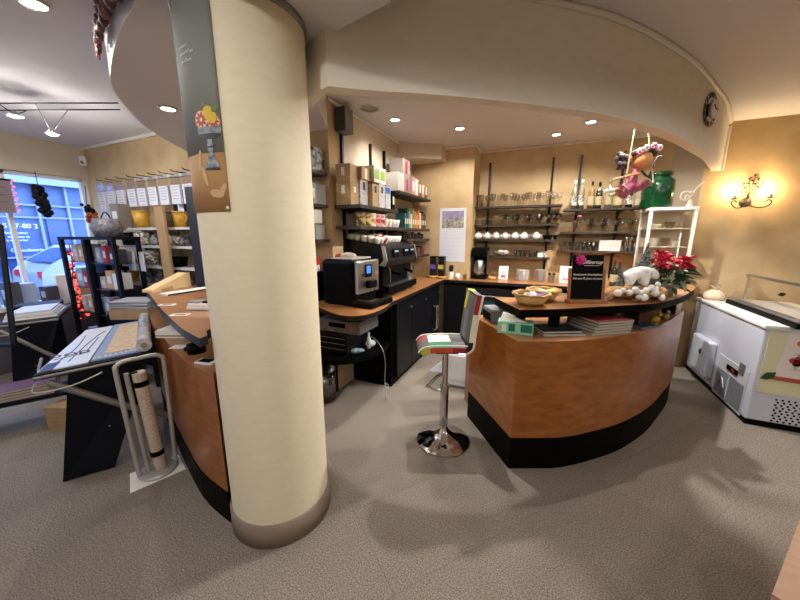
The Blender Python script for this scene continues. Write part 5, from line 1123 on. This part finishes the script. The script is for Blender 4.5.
# ================================================================== LEFT ROOM: RACK ON THE WALL
M_RKW = mat('rack_white', '#cdc9c4', .5)
rk = thing('product_rack', 'white wall rack with cups and pots behind the cash desk', 'rack', (0, 0, 0))
RX0, RX1, RYF = -4.70, -3.30, 2.20
RZ = (1.63, 1.43, 1.20, .98)
for z in RZ: MB().bx(RX0, RX1, RYF, TL-.012, z-.025, z).build('shelf', M_RKW, rk)
for x in (RX0, RX1, -4.0): MB().bx(x-.012, x+.012, TL-.03, TL-.005, .935, 1.66).build('upright', M_GREYMET, rk)
MB().bx(RX0, RX1, TL-.025, TL-.005, 2.20, 2.235).build('hook_rail', M_RKW, rk)
M_MUST = mat('mustard', '#b98c2c', .5); M_BRN = mat('brown_pot', '#5a4534', .5); M_WOV = mat('woven_white', '#cfc2ac', .7, noise=.4, scale=40, col2='#9a8b76', bump=.5); M_PTN = mat('mug_pattern', '#dcd4c6', .4, noise=.2, scale=35, col2='#4d4642')
def pot(label, u, z, r, h, m, group='pots and mugs on the white rack', t_=2.28, handle=False):
    t = thing('pot', label, 'pot', (az(u, z, t_), t_, z), 0, group); MB().lathe([(1e-5, 0), (r*.8, 0), (r, h), (r*.92, h), (r*.74, .01), (1e-5, .01)], (0, 0, 0), 18).build('bowl', m, t); MB().lathe([(r*.97, h), (r*1.03, h-.004), (r*1.03, h-.016), (r*.985, h-.016)], (0, 0, 0), 18).build('rim', m, t)
    if handle: MB().tube(cr([(r*.9, 0, h*.8), (r*1.5, 0, h*.6), (r*.85, 0, h*.25)], 3), .008, 6).build('handle', m, t)
for u, z, r, h, m, n, hd_ in ((122, 1.63, .07, .19, M_BRN, 'brown pot leftmost on the top rack shelf', 0), (130, 1.63, .085, .19, M_WOV, 'woven white pot on the top rack shelf', 0), (143, 1.63, .085, .19, M_MUST, 'large mustard pot left of the cardboard strip', 0),
                          (170.5, 1.63, .06, .17, M_BRN, 'dark brown cup right of the cardboard strip on the top shelf', 0), (181.5, 1.63, .075, .165, M_MUST, 'mustard pot at the right end of the top rack shelf', 1),
                          (131, 1.43, .09, .15, M_NAVY, 'black pot on the second rack shelf', 0), (145, 1.43, .10, .165, M_PTN, 'patterned grey pot on the second rack shelf', 0), (172, 1.43, .055, .12, M_WOV, 'pale cup right of the cardboard strip on the second shelf', 1), (179, 1.43, .05, .10, M_PTN, 'small patterned cup on the second rack shelf', 1),
                          (139, 1.20, .08, .12, M_PTN, 'patterned mug with handle on the third rack shelf', 1), (153, 1.20, .075, .17, M_PTN, 'tall speckled mug on the third rack shelf', 0), (179, 1.20, .10, .11, M_BLACK, 'wide black bowl on the third rack shelf', 0), (135, .98, .06, .14, M_MUST, 'small mustard mug on the lowest rack shelf', 1)):
    pot(n, u, z, r, h, m, handle=hd_)
for k, (u, z) in enumerate(((176, .98), (163, .98), (151, .98), (187, .98), (185.5, 1.43), (158, 1.43))):
    t = thing('gift_pouch', ['dark patterned gift pouch right of the middle on the lowest rack shelf', 'dark patterned gift pouch in the middle of the lowest rack shelf', 'dark patterned gift pouch on the left of the lowest rack shelf', 'dark patterned gift pouch at the right end of the lowest rack shelf', 'small dark pouch at the right end of the second rack shelf', 'small dark pouch behind the cardboard strip on the second shelf'][k], 'pouch', (az(u, z, 2.32), 2.32, z), .3*k, 'gift pouches on the rack')
    MB().lathe([(1e-5, 0), (.06, 0), (.075, .05), (.05, .11), (.02, .135), (.035, .17), (.03, .17), (1e-5, .14)], (0, 0, 0), 14).build('bag', mat('pouch_dark', '#2b2a33', .5, noise=.25, scale=30, col2='#8d8a92', bump=.4), t); MB().tube([(.023*math.cos(j*.63), .023*math.sin(j*.63), .135) for j in range(10)], .005, 5, closed=True).build('tie', M_GOLD, t)
M_PKT = mat('packet_paper', '#d3d5df', .6); M_FILM = glassy('film', '#f4f4fa', .14, .1)
us = [101, 110, 120, 131, 141, 152, 163, 175, 187]
for k, u in enumerate(us):
    x = az(u, 2.05, 2.33); lab = 'clear hanging packet with a white card, %s from the left on the wall rail' % ORD[k]; long_ = k < 2
    if k in (0, 2):
        t = thing('hanging_packet', lab, 'packet', (x, 2.34, 2.20), 0, 'packets hanging on the wall rail')
        MB().tube([(0, .13, .02), (0, -.02, .02), (0, -.035, .035)], .005, 6).build('hook', M_DARKMET, t)
        MB().bx(-.075, .075, -.004, .004, -.12 if k else -.12, 0).build('film_bag', M_FILM, t); h = .36 if k == 0 else .20
        MB().bx(-.078, .078, -.012, .012, -.12-h, -.12).build('card', M_PKT, t, bevel=.002); q = MB()
        for i in range(5): q.bx(-.05, .05, -.013, -.012, -.14-.03*i-.006, -.14-.03*i)
        q.build('print', M_GREY, t)
        pr = t
    else: pr2 = dup(pr, lab, (x, 2.34, 2.20), 0, 'packets hanging on the wall rail')
t = thing('display_board', 'tall black display board standing beside the white rack', 'board', (az(195, 1.65, 2.16), 2.16, 0), 0); MB().bx(-.075, .075, -.012, .012, 0, 2.01).build('panel', mat('board_black', '#17161a', .6), t); MB().bx(-.10, .10, -.02, -.012, 0, .02).build('foot', M_BLACK, t)
t = thing('dark_carton', 'dark carton behind the white cards left of the black display board', 'box', (az(183, 1.9, 2.42), 2.44, 1.66), 0); MB().bx(-.13, .13, -.05, .05, 0, .38).build('box', M_NAVY, t); MB().bx(-.05, .05, -.052, -.05, .05, .27).build('label', M_PKT, t)
xs = az(160, 1.75, 2.14); xe = az(171, 1.0, 2.14)
t = thing('cardboard_strip', 'long kraft cardboard strip leaning in front of the white rack', 'cardboard', (xe, 2.14, .98), 0); MB().bx(-.075, .075, -.012, .012, 0, .86).build('strip', M_CARD, t, rot=(0, math.atan2(xs-xe, .8), 0)); MB().bx(-.075, .075, -.014, -.012, .02, .05).build('fold', M_KRAFT, t)
t = thing('base_cabinet', 'narrow dark base cabinet under the white rack', 'cabinet', (-4.0, 2.30, 0)); MB().bx(-.7, .7, -.22, .18, .05, .93).build('body', M_CAB, t); MB().bx(-.7, .7, -.2, .18, 0, .05).build('plinth', M_BLACK, t)

# ------------------------------------------------------------------ black display stands with goods
def goods(p, d, col, label, group, name='gift_box', cat='box'):
    t = thing(name, label, cat, p, R.uniform(-.15, .15), group); MB().bx(-d[0]/2, d[0]/2, -d[1]/2, d[1]/2, 0, d[2]).build('box', col, t, bevel=.003); MB().bx(-d[0]*.3, d[0]*.3, -d[1]/2-.001, -d[1]/2, d[2]*.3, d[2]*.7).build('label', M_PKT, t)
def stand(label, x, y, group):
    t = thing('display_stand', label, 'display stand', (x, y, 0), math.radians(8), group)
    for a in (-.21, .21):
        for c in (-.12, .12): MB().bx(a-.018, a+.018, c-.018, c+.018, 0, 1.53).build('post', M_NAVY, t)
    for z in (.35, .68, .98, 1.26): MB().bx(-.21, .21, -.12, .12, z-.012, z).build('shelf', M_GLB if z > .9 else M_NAVY, t)
    MB().bx(-.23, .23, -.14, .14, 1.50, 1.53).build('top_frame', M_NAVY, t)
SA, SB = (-4.72, 1.92), (-4.23, 1.92)
stand('black display stand nearest the shop window', SA[0], SA[1], 'black display stands by the window'); stand('black display stand left of the white wall rack', SB[0], SB[1], 'black display stands by the window')
gcol = [('#a02a30', 'red'), ('#d9d6de', 'white'), ('#5d4a44', 'brown'), ('#8fa7c8', 'pale blue'), ('#c39a6a', 'tan'), ('#2a2c38', 'dark blue'), ('#7a2440', 'wine'), ('#b9b4b0', 'grey')]
GM = [mat('goods_%d' % i, c, .5) for i, (c, n) in enumerate(gcol)]
zn = {.35: 'bottom', .68: 'lower', .98: 'middle', 1.26: 'upper'}
gi = 0
for (sx, sy), sn in ((SA, 'the stand nearest the window'), (SB, 'the stand left of the rack')):
    for z in (.35, .68, .98, 1.26):
        for k in range(3):
            c = (gi*3+k*2+int(z*10)) % 8; gi += 1
            goods((sx-.13+.13*k, sy-.02, z), (.105, .12, R.uniform(.12, .21)), GM[c], '%s gift box, %s on the %s shelf of %s' % (gcol[c][1], ['left', 'centre', 'right'][k], zn[z], sn), 'gift boxes on the black stands')
for k in range(2): goods((SB[0]-.09+.18*k+.12, 2.06, 1.16+.0), (.14, .02, .21), M_PKT, 'pale blue-white flat bag, %s of the two hanging right of the black stand' % ('left' if k == 0 else 'right'), 'flat bags by the black stand', 'flat_bag', 'bag')
t = thing('gift_bag', 'crumpled grey foil gift bag on top of the black display stand left of the rack', 'bag', (SB[0]-.1, 1.95, 1.53)); MB().lathe([(1e-5, 0), (.11, 0), (.14, .09), (.11, .19), (.10, .19), (.12, .09), (1e-5, .01)], (0, 0, 0), 18).build('bowl', mat('wire_grey', '#34323a', .4, noise=.5, scale=30, col2='#8b8990', bump=.8), t); MB().tube(cr([(-.10, 0, .19), (0, 0, .26), (.10, 0, .19)], 5), .007, 6).build('handle', M_DARKMET, t)
goods((SB[0]-.32, 2.20, 1.62), (.16, .12, .28), mat('greybrown', '#7d7368', .6), 'grey-brown paper bag hanging left of the white packets', None, 'bag_shape', 'bag')
# red lights garland and window display
t = thing('light_string', 'string of red star lights hanging on the stand nearest the window', 'lights', (SA[0]-.27, 1.86, 0))
MB().tube(cr([(0, 0, 1.45), (.04, -.02, 1.2), (-.03, -.03, .95), (.05, -.02, .72), (.03, 0, .55)], 5), .006, 6).build('cord', M_RED, t)
M_REDL = emit('red_light', '#ff4a35', 3.0)
for k in range(48): MB().sph((R.uniform(-.07, .10), R.uniform(-.05, .03), 1.36-.0165*k), .013 if k % 3 else .020, 6).build('light', M_REDL if k % 2 else M_RED, t)
wg = [('#cf6072', 'pink-red'), ('#f2eff5', 'white'), ('#a3b5d6', 'blue'), ('#d2ad8c', 'tan'), ('#4a4a58', 'black')]
WM = [mat('wgoods_%d' % i, c, .6) for i, (c, n) in enumerate(wg)]
t = thing('window_ledge', 'low white display ledge along the shop window', 'ledge', (-5.40, .9, 0)); MB().bx(-.38, -.06, -1.9, 1.5, .70, .74).build('top', M_RKW, t); MB().bx(-.38, -.08, -1.9, 1.5, 0, .70).build('body', mat('ledge_dark', '#55505a', .6), t)
for k in range(14):
    c = (k*2+k//5) % 5; y = .10+.155*k
    goods((-5.66+.09*(k % 2), y, .74), (.13, .12, R.uniform(.14, .42)), WM[c], '%s parcel, %s from the left on the window ledge' % (wg[c][1], ORD[k]), 'parcels on the window ledge', 'parcel', 'parcel')
t = thing('window_blind', 'grey-brown fabric banner hung inside the shop window', 'banner', (SW+.10, 1.30, 0)); MB().bx(-.006, .006, -.9, .42, 1.80, 2.16).build('cloth', mat('blind_cloth', '#8d7d80', .8), t)
q = MB()
for z in (1.92, 2.0, 2.08): q.bx(.006, .008, -.85, .38, z-.004, z+.004)
q.build('seam', mat('seam', '#6f6064', .8), t); MB().tube([(0, -.9, 2.17), (0, .45, 2.17)], .012, 6).build('rod', M_DARKMET, t)
PKL = emit('pink_led', '#ff6f8e', 2.0)
for k in range(12): MB().sph((.01, .43+.012*(k % 2), 1.80+.033*k), .014, 6).build('led', PKL if k % 2 else M_WHITE, t)
t = thing('hanging_wreath', 'dark feather ornament hanging beside the banner in the window', 'ornament', (SW+.16, 1.93, 1.72)); q = MB()
for k in range(16): q.sph((0+R.uniform(-.02, .02), R.uniform(-.05, .05), .08+.021*k), R.uniform(.035, .05), 6)
q.build('feathers', M_NAVY, t); MB().tube([(0, 0, .40), (0, 0, .58)], .004, 5).build('cord', M_DARKMET, t)
t = thing('hanging_ornament', 'black and orange tufted ornament hanging in the window near the corner', 'ornament', (SW+.35, 2.30, 1.72)); q = MB(); q2 = MB()
for k in range(12): q.sph((R.uniform(-.04, .04), R.uniform(-.06, .06), .05+R.uniform(-.05, .06)), R.uniform(.02, .035), 7)
for k in range(10): q2.sph((R.uniform(-.04, .04), R.uniform(-.08, .02), .17+R.uniform(-.05, .05)), R.uniform(.02, .035), 7)
q.build('orange_tuft', mat('plush_orange', '#a5532f', .8), t); q2.build('black_tuft', M_NAVY, t)
MB().tube([(0, -.02, .20), (0, 0, .45)], .004, 5).build('cord', M_DARKMET, t)
t = thing('red_bouquet', 'red paper flowers in a pot above the black display stands', 'flowers', (-4.92, 2.20, 1.50)); q = MB()
for k in range(14): q.sph((R.uniform(-.10, .10), R.uniform(-.06, .06), .08+R.uniform(-.06, .10)), .035, 7)
q.build('blooms', M_BRACT, t); MB().lathe([(1e-5, -.16), (.05, -.16), (.07, -.02), (.06, -.02), (1e-5, -.04)], (0, 0, 0), 14).build('pot', M_PTN, t)
t = thing('plinth', 'dark square plinth standing below the paper flowers', 'plinth', (-4.92, 2.20, 0)); MB().bx(-.12, .12, -.12, .12, .03, 1.32).build('body', M_NAVY, t); MB().bx(-.13, .13, -.13, .13, 1.32, 1.34).build('top', M_BLACK, t); MB().bx(-.11, .11, -.11, .11, 0, .03).build('base', M_BLACK, t)
t = thing('alarm_sensor', 'small white alarm sensor high in the corner of the left room', 'sensor', (SW+.04, TL-.04, 2.52)); MB().box((0, 0, 0), (.07, .06, .12)).build('case', M_WHITE, t, bevel=.01, rot=(0, 0, PI/4)); MB().sph((.03, -.03, -.02), .02, 8).build('lens', M_GREY, t)

# ================================================================== TABLES ON THE LEFT
tb = thing('folding_table', 'navy-sided display table with white drawing and tray beside the wire hoop stand', 'table', (-2.647, .712, 0), 0, 'slanted display tables')
N2 = (.195, .51); F1 = (-.889, .604); F2 = (-.769, 1.018)
def tp_(i, j, z): # bilinear position on the table top
    x = (1-j)*(i*N2[0])+j*((1-i)*F1[0]+i*F2[0]); y = (1-j)*(i*N2[1])+j*((1-i)*F1[1]+i*F2[1]); return (x, y, z)
MB().prism([(0, 0), N2, F2, F1], .715, .748).build('top', M_NAVY, tb)
MB().tube([(0, 0, .73), (N2[0], N2[1], .73)], .010, 8).build('front_rail', M_GREYMET, tb)
MB().add([(-.04, .03, .002), (.10, .24, .002), (.195, .50, .715), (.05, .13, .715)]+[(-.07, .05, .002), (.07, .26, .002), (.165, .52, .715), (.02, .15, .715)], [(0, 1, 2, 3), (7, 6, 5, 4), (0, 3, 7, 4), (1, 5, 6, 2), (0, 4, 5, 1), (3, 2, 6, 7)]).build('side_panel', M_NAVY, tb)
MB().prism([(F1[0]*.8, F1[1]*.8), (F1[0]*.8+.12, F1[1]*.8+.32), (F1[0]*.8+.09, F1[1]*.8+.335), (F1[0]*.8-.03, F1[1]*.8+.015)], .0, .715).build('rear_panel', M_NAVY, tb)
MB().tube([(.02, .05, .69), (.14, .34, .42), (.24, .56, .24)], .022, 6).build('brace', M_GREYMET, tb)
MB().tube([(.01, .02, .72), (-.17, .08, .73), (-.34, .15, .745)], .009, 8).build('side_bar', M_GREYMET, tb)
MB().tube(cr([(.01, .0, .70), (.02, -.01, .65), (.10, .12, .655), (.16, .25, .70)], 4), .005, 6).build('catch', M_SILV, tb)
for p in ((.0, .13, .40), (.03, .16, .58), (.08, .27, .30)): MB().sph((p[0]+.01, p[1]-.01, p[2]), .008, 6).build('screw', M_CHROME, tb)
dup(tb, 'navy-sided display table further left by the window, with flat boxes on it', (-2.647-1.85, .712+.33, 0), 0, None, (.76, .76, 1))
OX, OY = -2.647, .712
def tabq(i0, i1, j0, j1, z0, z1, sc_=1):
    return MB().prism([(sc_*tp_(i, j, 0)[0], sc_*tp_(i, j, 0)[1]) for i, j in ((i0, j0), (i1, j0), (i1, j1), (i0, j1))], z0, z1)
t = thing('drawing_board', 'white drawing board with blue sketch lines and lettering on the left of the near table', 'board', (OX, OY, 0))
tabq(.02, .42, .03, .97, .749, .757).build('board', mat('board_white', '#dfe6f2', .3), t)
M_BLUE = mat('ink_blue', '#3c4c86', .5)
q = MB()
for pts in ([(.10, .10), (.16, .40), (.12, .75)], [(.22, .12), (.25, .45), (.30, .70), (.36, .80)], [(.05, .22), (.36, .26)], [(.32, .30), (.33, .62)]):
    q.tube(cr([tp_(i, j, .758) for i, j in pts], 4), .003, 5)
q.build('sketch_lines', M_BLUE, t)
p = tp_(.16, .30, .7585); text('lettering', 'pop', .13, M_NAVY, t, p, (0, 0, math.radians(69)), .0005)
tabq(.03, .14, .02, .16, .757, .7585).build('blue_patch', M_BLUE, t)
t = thing('framed_tray', 'blue-framed tray with a speckled beige picture on the right of the near table', 'tray', (OX, OY, 0))
tabq(.44, .90, .04, .98, .749, .760).build('frame', mat('tray_blue', '#8fa2c6', .4), t); tabq(.54, .88, .12, .92, .760, .764).build('picture', mat('tray_pic', '#b99b7c', .5, noise=.4, scale=30, col2='#d8c4a8'), t)
q = MB()
for k in range(9):
    x = tp_(.46+.05*k, .075, .762); q.sph(x, .008, 6)
q.build('studs', M_WHITE, t)
t = thing('plastic_roll', 'roll of clear plastic film on the right edge of the near table', 'roll', (OX, OY, 0)); a = tp_(.95, .02, .80); b_ = tp_(.95, .90, .80)
MB().tube([a, b_], .045, 16).build('film', mat('film_roll', '#b5b9c4', .12, coat=.8, noise=.3, scale=10, col2='#dfe2ea', stretch=(1, 1, 4)), t); MB().tube([Vector(a)+(Vector(a)-Vector(b_)).normalized()*.004, b_], .02, 12).build('core', M_KRAFT, t)
# white flat boxes on the far table and pink magazines below
ox2, oy2 = OX-1.85, OY+.33
for k in range(4):
    o = tabq(.10+.02*k, .96-.03*k, .10, .72-.04*k, .0, .018, .76); nm = ['bottom', 'second', 'third', 'top'][k]
    ob = o.build('sheets', M_PKT if k % 2 else M_PAPER, None, (ox2, oy2, .749+.0185*k)); ob.name = 'flat_box'; tag(ob, 'flat pale box, %s of the pile on the far display table' % nm, 'box', 'flat boxes on the far table')
t = thing('black_case', 'flat black case lying behind the pale boxes on the far table', 'case', (ox2-.56, oy2+.42, .749), math.radians(65)); MB().bx(-.10, .25, -.12, .12, 0, .07).build('shell', M_CAB, t, bevel=.01); MB().tube([(.0, -.125, .03), (.02, -.14, .03), (.10, -.14, .03), (.12, -.125, .03)], .006, 6).build('handle', M_DARKMET, t)
t = thing('low_shelf', 'low dark shelf on the floor below the far display table', 'shelf', (-3.80, .95, 0), math.radians(60)); MB().bx(-.3, .3, -.14, .14, .24, .27).build('board', M_NAVY, t); MB().bx(-.3, -.27, -.14, .14, 0, .24).build('side', M_NAVY, t); MB().bx(.27, .3, -.14, .14, 0, .24).build('side', M_NAVY, t)
M_PINKM = mat('pink_mag', '#7c4a5c', .5)
for k in range(4): book('%s magazine of the pile on the low shelf under the far table' % ['lowest pink', 'second dark pink', 'third plum', 'topmost wine-coloured'][k], (-3.80, .95, .27+.0225*k), (.40, .22, .022), math.radians(60+4*(k % 2)), mat('mag%d' % k, ['#8f5a68', '#7a4a58', '#6a3c50', '#5c2f3f'][k], .5), 'magazines under the far table', name='magazine', cat='magazine')
t = thing('black_easel', 'black easel post leaning at the left edge of the picture', 'easel', (-4.10, .92, 0)); q0 = os_(2, 235, -4.0); q1 = ot(8, 300, .95)
MB().tube([ot(0, 225, 1.15), ot(9, 300, 1.05), ot(14, 345, 1.0)], .02, 8).build('post', M_NAVY, t, loc=(4.10, -.92, 0)); MB().tube([ot(-12, 345, 1.0), ot(14, 345, 1.0)], .02, 8).build('foot', M_NAVY, t, loc=(4.10, -.92, 0))
# newspapers in an open box behind the near table
pl = thing('box_trestle', 'dark trestle carrying the newspaper box behind the near table', 'trestle', (-3.74, 1.83, 0), math.radians(25)); MB().bx(-.19, .19, -.14, .14, .70, .73).build('top', M_NAVY, pl)
for x in (-.16, .16): MB().bx(x-.02, x+.02, -.12, .12, 0, .70).build('leg', M_NAVY, pl)
t = thing('open_carton', 'low tan carton holding grey newspapers behind the near table', 'carton', (-3.74, 1.83, .73), math.radians(25)); MB().bx(-.19, .19, -.135, .135, 0, .10).build('box', M_CARD, t); MB().add([(-.19, -.135, .10), (-.19, .135, .10), (-.235, .12, .05), (-.235, -.12, .05)], [(0, 1, 2, 3)]).build('flap', M_PKT, t, solid=.004)
for k in range(6):
    o = MB().bx(-.185, .185, -.13, .13, 0, .013).build('newspaper', mat('news%d' % (k % 2), ['#8b8d93', '#a4a6ab'][k % 2], .7), None, (-3.74+.006*(k % 2), 1.83, .83+.0135*k), math.radians(25+3*(k % 3)), bevel=.004); tag(o, 'folded grey newspaper, %s from the bottom in the tan carton' % ORD[k], 'newspaper', 'newspapers in the carton')
# hoop stand with wallpaper roll
a = oz(140, 478); b_ = oz(176, 463); mx, my = (a[0]+b_[0])/2, (a[1]+b_[1])/2; rz = math.atan2(b_[1]-a[1], b_[0]-a[0]); L = math.hypot(b_[0]-a[0], b_[1]-a[1])
hs = thing('hoop_stand', 'silver hoop stand holding a patterned paper roll in front of the cash desk', 'stand', (mx, my, 0), rz)
hz = .80
MB().tube(cr([(-L/2, 0, .02), (-L/2-.01, 0, .35), (-L/2-.02, 0, hz-.07), (-L/2-.01, 0, hz-.02), (-L/2+.03, 0, hz), (.0, 0, hz), (L/2-.03, 0, hz), (L/2+.01, 0, hz-.02), (L/2+.02, 0, hz-.07), (L/2+.01, 0, .35), (L/2, 0, .02)], 5), .0135, 8).build('hoop', M_SILV, hs)
MB().lathe([(1e-5, .004), (.108, .004), (.112, .010), (.10, .018), (1e-5, .022)], (0, 0, 0), 24).build('base', M_SILV, hs)
MB().prism([(-.16, -.12), (.13, -.12), (.13, .09), (-.14, .09)], .0005, .004).build('base_sheet', M_PAPER, hs)
MB().tube([(-.05, 0, .02), (-.075, 0, .72)], .013, 8).build('post', M_SILV, hs)
rl = MB().tube([(.015, .0, .022), (-.015, 0, .71)], .036, 16).build('paper_roll', mat('roll_paper', '#d6c4b2', .7, noise=.15, scale=90, col2='#bda793'), hs)
for z in (.12, .62): MB().tube([(.015-.0436*z, 0, z), (.015-.0436*(z+.035), 0, z+.035)], .039, 16).build('strap', M_BLACK, rl)
MB().tube([(-.075, 0, .70), (-.02, 0, .715)], .008, 6).build('clip', M_DARKMET, hs)
t = thing('brown_carton', 'small brown cardboard box on the carpet under the near table', 'box', oz(70, 425), .4); MB().bx(-.09, .09, -.08, .08, 0, .20).build('box', M_CARD, t); MB().bx(-.09, .09, -.0815, -.08, .09, .095).build('tape', M_KRAFT, t)

# ================================================================== GARLAND ON THE DROPPED CEILING
gl = thing('red_garland', 'dark red ornamental garland on the edge of the dropped ceiling', 'garland', (0, 0, 0))
edge = cr([(-1.50, .885), (-1.767, .965), (-2.092, 1.078), (-2.41, 1.215)], 10)
q = MB(); q2 = MB(); NE = len(edge)
for i, p in enumerate(edge):
    w = 1-i/NE
    for k in range(5):
        r = R.uniform(.012, .03)*(.35+.65*w)
        q.sph((p[0]+R.uniform(-.015, .01), p[1]-.02+R.uniform(-.012, .0), 2.57+R.uniform(-.10, .10)*(.3+.7*w)), (r, r, r*1.3), 6, 0 if k % 3 else 1)
q.build('leaves', [mat('garland_red', '#8a5250', .7), mat('garland_dark', '#5a3a36', .6)], gl)
MB().tube([(p[0], p[1]-.02, 2.57) for p in edge], .010, 6).build('cord', mat('garland_cord', '#7a2f33', .6), gl)

# ================================================================== LAMPS
downlight(-1.486, 3.214, ZC, 'bright spotlight in the alcove ceiling nearest the pillar', 38, NEUT, 135, blend=1)
downlight(.022, 4.42, ZC, 'small ceiling lamp above the left glass shelves', 24, WARM, 135, blend=1)
downlight(.336, 4.10, ZC, 'bright ceiling lamp in the middle of the bar alcove', 40, WARM, 150, blend=.6)
downlight(.98, 4.33, 2.58, 'ceiling lamp just right of the hanging doll', 22, WARM, 140, blend=1)
downlight(.64, 3.50, ZC, 'ceiling lamp in the alcove above the right half of the bar', 225, WARM, 140, blend=.3, tilt=(-.30, 0))
downlight(.42, 2.93, ZC, 'ceiling lamp in the alcove right behind the curved soffit', 65, WARM)
downlight(-.75, 2.47, ZC, 'narrow ceiling spot in the alcove above the stool', 140, NEUT, 43, blend=.12)
downlight(-.95, 3.75, ZC, 'ceiling lamp above the coffee counter aisle', 50, WARM)
downlight(-2.57, 1.643, 2.45, 'recessed lamp in the dropped ceiling left of the pillar', 26, NEUT)
downlight(-2.455, .972, ZC, 'recessed lamp at the top left corner of the picture', 16, NEUT)
for x, y, e in ((-.9, -.6, 38), (.8, -.9, 36), (2.9, .6, 36), (3.8, 2.4, 40), (-2.9, -.7, 40), (.9, -2.4, 60), (-4.4, .3, 38), (3.4, -1.4, 50)):
    downlight(x, y, ZC, 'recessed ceiling lamp in the open shop area behind the viewer', e, NEUT, 172, blend=.12)
t = thing('cable_light', 'two tension wires with small spot lamps below the left ceiling', 'ceiling light', (0, 0, 0))
zc_ = 2.56
wires = []
for (u0, v0), (u1, v1) in (((-40, 103.4), (118, 103)), ((-40, 110.6), (120, 109.5))):
    a, c = oz(u0, v0, zc_), oz(u1, v1, zc_); wires.append((a, c)); MB().tube([a, c], .005, 6).build('wire', M_DARKMET, t)
for (ua, va), (ub, vb), (uc, vc), dz in (((35, 103.3), (68, 110), (52, 133), -.12), ((-2, 103.3), (26, 111), (15, 115), -.06)):
    a, c = oz(ua, va, zc_), oz(ub, vb, zc_); e = oz(uc, vc, zc_+dz)
    h = MB().tube([a, e], .004, 5).tube([c, e], .004, 5).build('hanger', M_DARKMET, t)
    MB().lathe([(.012, .03), (.05, -.01), (.047, -.012), (.012, .02)], e, 16, cap=False).build('reflector', M_RINGC, h); MB().sph((e[0], e[1], e[2]-.012), (.028, .028, .010), 10).build('bulb', M_BULB, h)
    light('POINT', 'beam', (e[0], e[1], e[2]-.05), 12, NEUT, t, shadow_soft_size=.03)

# ================================================================== DAYLIGHT, CAMERA
w = bpy.data.worlds.new('sky'); sc.world = w; w.use_nodes = True
bg = w.node_tree.nodes['Background']; bg.inputs[0].default_value = (.50, .68, 1.0, 1); bg.inputs[1].default_value = 10
pt = bpy.data.lights.new('sky_portal', 'AREA'); pt.shape = 'RECTANGLE'; pt.size = 1.95; pt.size_y = 4.65; pt.cycles.is_portal = True
o = bpy.data.objects.new('sky_portal', pt); COL.objects.link(o); o.location = (SW-.25, .12, 1.32); o.rotation_euler = (0, -PI/2, 0)
cam = bpy.data.cameras.new('camera'); cam.sensor_width = 36; cam.lens = 36*F/800; cam.clip_start = .02
co_ = bpy.data.objects.new('camera', cam); COL.objects.link(co_); co_.location = (0, 0, H); co_.rotation_euler = (PI/2-PT, 0, TH); sc.camera = co_
vs_ = sc.view_settings; vs_.view_transform = 'Standard'; vs_.look = 'None'; vs_.gamma = 1; vs_.use_curve_mapping = False; vs_.exposure = 0
sc.cycles.use_denoising = True; sc.cycles.max_bounces = 8; sc.cycles.transparent_max_bounces = 24; sc.cycles.sample_clamp_indirect = 6; sc.cycles.caustics_reflective = False; sc.cycles.caustics_refractive = False
